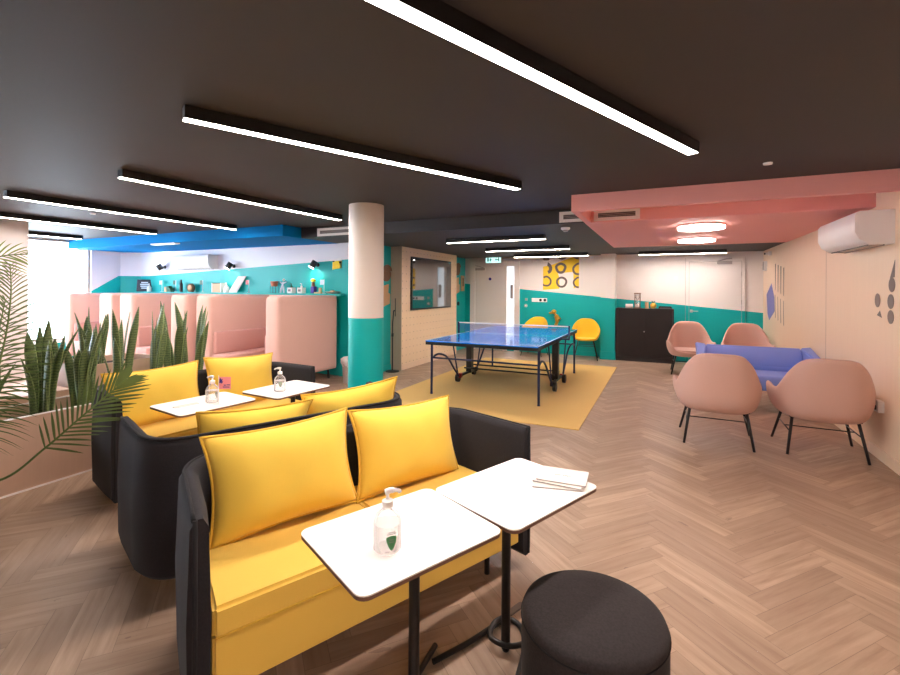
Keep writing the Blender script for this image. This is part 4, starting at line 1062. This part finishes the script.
for sx in (-1, 1):
    bm = nb(); box(bm, sx*.70-.045, sx*.70+.045, -.055, .055, .10, ZT-.03, .006); obj('pillar', bm, 'black_plastic', t)
    bm = nb(); box(bm, sx*.72-.02, sx*.72+.02, -.36, .36, .09, .125, .004); obj('foot_bar', bm, 'black_plastic', t)
bm = nb(); tube(bm, [(-.72, -.18, .20), (.72, -.18, .20)], .012, 8); tube(bm, [(-.72, .18, .20), (.72, .18, .20)], .012, 8); obj('lower_rail', bm, 'black_metal', t)
bm = nb(); quad(bm, [(-.895,0,ZT+.012),(.895,0,ZT+.012),(.895,0,ZT+.155),(-.895,0,ZT+.155)]); nt = obj('net', bm, 'net', t)
bm = nb(); box(bm, -.895, .895, -.004, .004, ZT+.148, ZT+.164, .001); obj('net_tape', bm, 'line_white', nt)
for sx in (-1, 1):
    bm = nb(); box(bm, sx*.90-.012, sx*.90+.012, -.018, .018, ZT-.02, ZT+.17, .003); box(bm, min(sx*.72, sx*.91), max(sx*.72, sx*.91), -.02, .02, ZT-.045, ZT-.018, .003); obj('net_post', bm, 'navy_metal', t)

# ------------------------------------------------------------------ stand, waste bin
t = thing('floor_stand', 'thin black floor stand with round base by the plywood wall', 'stand', (-4.36, 6.88, 0))
bm = nb(); lathe(bm, [(0,0),(.12,0),(.12,.012),(.03,.025),(0,.025)], 32); obj('base', bm, 'black_metal', t, smooth=40)
bm = nb(); tube(bm, [(0,0,.02),(0,0,.85),(.02,0,1.08)], .011, 10); obj('pole', bm, 'black_metal', t)
bm = nb(); tube(bm, [(.055,0,.98),(.055,0,1.30)], .007, 8); tube(bm, [(.02,0,1.08),(.055,0,1.08)], .012, 8); obj('upper_rod', bm, 'black_metal', t)
bm = nb(); cyl(bm, 0, 0, .62, .68, .02, 16); obj('collar', bm, 'black_plastic', t)
t = thing('waste_bin', 'small grey waste bin with white bag behind the column', 'waste bin', (-4.42, 5.78, 0))
bm = nb(); lathe(bm, [(0,0),(.115,0),(.125,.01),(.135,.30),(.13,.30),(.12,.02),(0,.015)], 28); obj('bin', bm, 'plastic_grey', t, smooth=40)
bm = nb()
prof = [(.128,.26),(.142,.30),(.150,.33),(.155,.37),(.12,.40),(.09,.37),(.06,.30)]
for_r = random.Random(3)
lathe(bm, prof, 28)
for v in bm.verts:
    k = 1+.10*math.sin(7*math.atan2(v.co.y, v.co.x)+v.co.z*40); v.co.x *= k; v.co.y *= k
obj('bag', bm, 'bag', t, smooth=60)

# ------------------------------------------------------------------ planters and plants
t = thing('planter', 'long low plywood plant trough behind the far left sofa', 'planter', (-4.39, 1.9, 0))
bm = nb(); a0, a1, b0, b1, hp = -.24, .24, -1.3, 2.05, .53
box(bm, a1-.02, a1, b0, b1, .0, hp); box(bm, a0, a0+.02, b0, b1, 0, hp); box(bm, a0+.02, a1-.02, b0, b0+.02, 0, hp); box(bm, a0+.02, a1-.02, b1-.02, b1, 0, hp)
obj('trough', bm, 'ply_planter', t)
bm = nb(); box(bm, a1-.024, a1+.003, b0, b1, hp, hp+.006); box(bm, a0-.003, a0+.024, b0, b1, hp, hp+.006); obj('edge_trim', bm, 'white_trim', t)
bm = nb(); box(bm, a1, a1+.006, b0, b1, 0, .012); obj('floor_trim', bm, 'white_trim', t)
bm = nb(); box(bm, a0+.02, a1-.02, b0+.02, b1-.02, .38, .44); obj('soil', bm, 'soil', t)
t2p = thing('planter', 'taller plywood plant box standing behind the low trough', 'planter', (-4.98, 2.64, 0))
bm = nb(); a0, a1, b0, b1, hp = -.28, .28, -.37, .37, .76
box(bm, a1-.02, a1, b0, b1, 0, hp); box(bm, a0, a0+.02, b0, b1, 0, hp); box(bm, a0+.02, a1-.02, b0, b0+.02, 0, hp); box(bm, a0+.02, a1-.02, b1-.02, b1, 0, hp)
obj('trough', bm, 'ply_planter', t2p)
bm = nb(); box(bm, a0+.02, a1-.02, b0+.02, b1-.02, .62, .70); obj('soil', bm, 'soil', t2p)
t3p = thing('bench', 'low plywood bench box behind the left end of the trough', 'bench', (-5.05, 1.0, 0))
bm = nb(); box(bm, -.35, .35, -1.2, 1.20, 0, .56, .003); obj('body', bm, 'ply_planter', t3p)
bm = nb(); box(bm, -.355, .355, -1.2, 1.20, .56, .58, .002); obj('top_board', bm, 'ply_planter', t3p)

def snake(x, y, z, n_, hmin, hmax, seed, label, spread=.09, lean=.18):
    rr = random.Random(seed)
    t = thing('snake_plant', label, 'plant', (x, y, z), 0, 'snake plants in the plywood troughs')
    for i in range(n_):
        bm = nb(); uvl = bm.loops.layers.uv.new('UVMap')
        a = rr.uniform(0, 2*PI); rad = spread*math.sqrt(rr.random()); bx, by = rad*math.cos(a), rad*math.sin(a)
        h = rr.uniform(hmin, hmax); w_ = rr.uniform(.024, .036) if h > .4 else rr.uniform(.02, .028); ll = rr.uniform(.2, 1)*lean; thin = rr.random() < .2
        if thin: w_ *= .45; ll *= 2.0
        fa = rr.uniform(0, PI); tw = rr.uniform(-.9, .9); NS = 14; rows = []
        for k in range(NS+1):
            u = k/NS; wd = w_*(.62+.5*math.sin(min(1, u*1.25)*PI*.62))*(1-max(0, (u-.72)/.28)**1.7)+.0006
            cx = bx+math.cos(a)*ll*u*u*h; cy = by+math.sin(a)*ll*u*u*h; cz = h*u
            dd = fa+tw*u; dx, dy = math.cos(dd), math.sin(dd); nx, ny = -dy, dx; cup = wd*.35
            rows.append([bm.verts.new((cx-dx*wd+nx*cup, cy-dy*wd+ny*cup, cz)), bm.verts.new((cx-dx*wd*.5+nx*cup*.25, cy-dy*wd*.5+ny*cup*.25, cz)), bm.verts.new((cx, cy, cz)), bm.verts.new((cx+dx*wd*.5+nx*cup*.25, cy+dy*wd*.5+ny*cup*.25, cz)), bm.verts.new((cx+dx*wd+nx*cup, cy+dy*wd+ny*cup, cz))])
        for k in range(NS):
            for j in range(4):
                f = bm.faces.new((rows[k][j], rows[k][j+1], rows[k+1][j+1], rows[k+1][j])); f.smooth = True
                for lp, (uu, vv) in zip(f.loops, ((j/4, k/NS), ((j+1)/4, k/NS), ((j+1)/4, (k+1)/NS), (j/4, (k+1)/NS))): lp[uvl].uv = (uu, vv*h/.5)
        obj('leaf', bm, 'snake', t, solid=.004)
    return t
snake(-4.40, 1.52, .43, 9, .45, .80, 11, 'snake plant at far left, half behind the palm fronds', .09)
snake(-4.38, 1.86, .43, 12, .50, .86, 12, 'tall dense snake plant in front of the wooden bench box', .065)
snake(-4.38, 2.13, .43, 12, .45, .86, 13, 'snake plant just behind the charcoal arm of the far left sofa', .065)
snake(-4.98, 2.50, .69, 9, .35, .62, 14, 'snake plant in the taller box, directly in front of the window booth', .09)
snake(-4.40, 2.44, .43, 8, .50, .94, 15, 'snake plant with one broad upright leaf left of the middle booth seat', .08, .12)
snake(-4.40, 2.70, .43, 9, .50, .90, 16, 'snake plant in front of the middle booth seat', .08)
snake(-4.40, 2.94, .43, 8, .50, .92, 17, 'snake plant in front of the gap before the last booth', .08)
snake(-4.40, 3.13, .43, 9, .55, .97, 18, 'rightmost snake plant, ending above the right pillow of the far sofa', .08)

def frond(bm, bms, pts, n_, L0, spread=1.0, droop=.25, seed=0, side=None, st=.30, fwd=.55):
    rr = random.Random(seed); path = smooth_path(pts, 10); N = len(path)
    tube(bms, path, [.008*(1-.75*i/(N-1))+.0015 for i in range(N)], 6)
    start = int(N*st)
    for i in range(n_):
        u = i/(n_-1); idx = start+(N-1-start)*u; k = min(N-2, int(idx)); fr = idx-k
        p = path[k].lerp(path[k+1], fr); T = (path[k+1]-path[k]).normalized()
        up = Vector((0,0,1)); S = T.cross(up); S.normalize(); U = S.cross(T)
        if side is not None: S = (Vector(side)-T*Vector(side).dot(T)).normalized(); U = S.cross(T)
        L = L0*(.55+.6*math.sin(PI*min(1, u*.9+.12)))*(1-.35*u)*(1-.35*max(0, u-.8)/.2)
        for s in (-1, 1):
            d = (S*s*(.95-.55*u)*spread+T*(fwd+.5*u)+U*rr.uniform(-.05,.18)).normalized(); l = L*rr.uniform(.88,1.08)
            w_ = .0068*rr.uniform(.8,1.15)*(1-.55*max(0, u-.6)/.4); prev = None; m_ = 6
            wn = d.cross(U); wn = wn.normalized() if wn.length > .01 else T
            for j in range(m_+1):
                v = j/m_; q = p+d*l*v-Vector((0,0,1))*droop*l*v*v
                ww = w_*math.sin(PI*(.12+.86*v))**.7*(1 if v < 1 else .02)
                vs = (bm.verts.new(q-wn*ww), bm.verts.new(q+wn*ww+Vector((0,0,.0015))))
                if prev: f = bm.faces.new((prev[0], prev[1], vs[1], vs[0])); f.smooth = True
                prev = vs
t = thing('palm', 'feathery palm at the far left with one frond arching over the sofa arm', 'plant', (-4.36, 1.05, .43))
bx = Vector(t.location)
def rel(*ps): return [Vector(p)-bx for p in ps]
def add_frond(mat, pts, n_, L0, **k):
    bm, bs = nb(), nb(); frond(bm, bs, rel(*pts), n_, L0, **k)
    f = obj('frond', bm, mat, t); obj('stem', bs, 'stem', f)
add_frond('palm', [(-4.33,1.06,.45),(-3.9,1.16,.30),(-3.5,1.287,.341),(-3.25,1.392,.533),(-3.10,1.494,.70),(-2.97,1.61,.86),(-2.93,1.66,.92)], 24, .235, seed=1, droop=.08, side=(-.3,-.55,.8), st=.50, fwd=.75)
add_frond('palm', [(-4.36,1.06,.45),(-4.0,1.25,.55),(-3.86,1.36,.80),(-3.82,1.42,1.10),(-3.84,1.46,1.40),(-3.90,1.48,1.60)], 34, .33, seed=2, droop=.34, side=(.18,.80,.42), st=.22, fwd=.35)
add_frond('palm', [(-4.36,1.06,.45),(-4.12,1.22,.62),(-4.0,1.36,.85),(-3.98,1.44,1.12),(-4.02,1.50,1.38)], 30, .30, seed=3, droop=.42, side=(.10,.85,.25), st=.22, fwd=.35)
add_frond('palm', [(-4.36,1.06,.45),(-4.1,1.14,.5),(-3.92,1.24,.55),(-3.84,1.34,.75),(-3.82,1.40,.98)], 26, .30, seed=4, droop=.5, side=(.2,.8,.1), st=.3, fwd=.3)
add_frond('palm_bright', [(-4.36,1.06,.45),(-4.25,1.15,1.1),(-4.14,1.30,1.50),(-4.06,1.46,1.66),(-4.0,1.62,1.70)], 18, .24, seed=5, droop=.25, side=(.1,.5,-.6))
add_frond('palm', [(-4.36,1.06,.45),(-4.5,.9,1.1),(-4.55,.7,1.5),(-4.5,.45,1.7)], 22, .3, seed=6)
bm = nb(); tube(bm, [(0,0,-.04),(0,0,.10)], [.04,.025], 10); obj('trunk', bm, 'dark_wood', t)

# ------------------------------------------------------------------ daylight and camera
w = bpy.data.worlds.new('sky'); bpy.context.scene.world = w; w.use_nodes = True
bg = w.node_tree.nodes['Background']; bg.inputs[0].default_value = (.72, .86, 1.0, 1); bg.inputs[1].default_value = 6.5
for i, (y, ly) in enumerate(((1.15, 8.3),)):
    l = bpy.data.lights.new('window_portal', 'AREA'); l.shape = 'RECTANGLE'; l.size = 1.86; l.size_y = ly; l.cycles.is_portal = True
    o = bpy.data.objects.new('window_portal', l); C.objects.link(o); o.location = (-10.9, y, 1.46); o.rotation_euler = (0, -PI/2, 0)
cam = bpy.data.cameras.new('camera'); co = bpy.data.objects.new('camera', cam); C.objects.link(co)
yaw, roll = math.radians(25.2), .0055
co.matrix_world = Matrix.Translation((0,0,1.47)) @ Matrix.Rotation(yaw,4,'Z') @ Matrix.Rotation(PI/2,4,'X') @ Matrix.Rotation(roll,4,'Z')
cam.sensor_width = 36; cam.lens = 455/900*36; cam.shift_y = -(337.5-289)/900; cam.clip_start = .02
sc = bpy.context.scene; sc.camera = co
sc.view_settings.view_transform = 'Standard'; sc.view_settings.look = 'None'; sc.view_settings.gamma = 1; sc.view_settings.use_curve_mapping = False
sc.view_settings.exposure = 1.74
sc.cycles.max_bounces = 8; sc.cycles.diffuse_bounces = 5; sc.cycles.transparent_max_bounces = 12; sc.cycles.sample_clamp_indirect = 6
sc.cycles.use_denoising = True
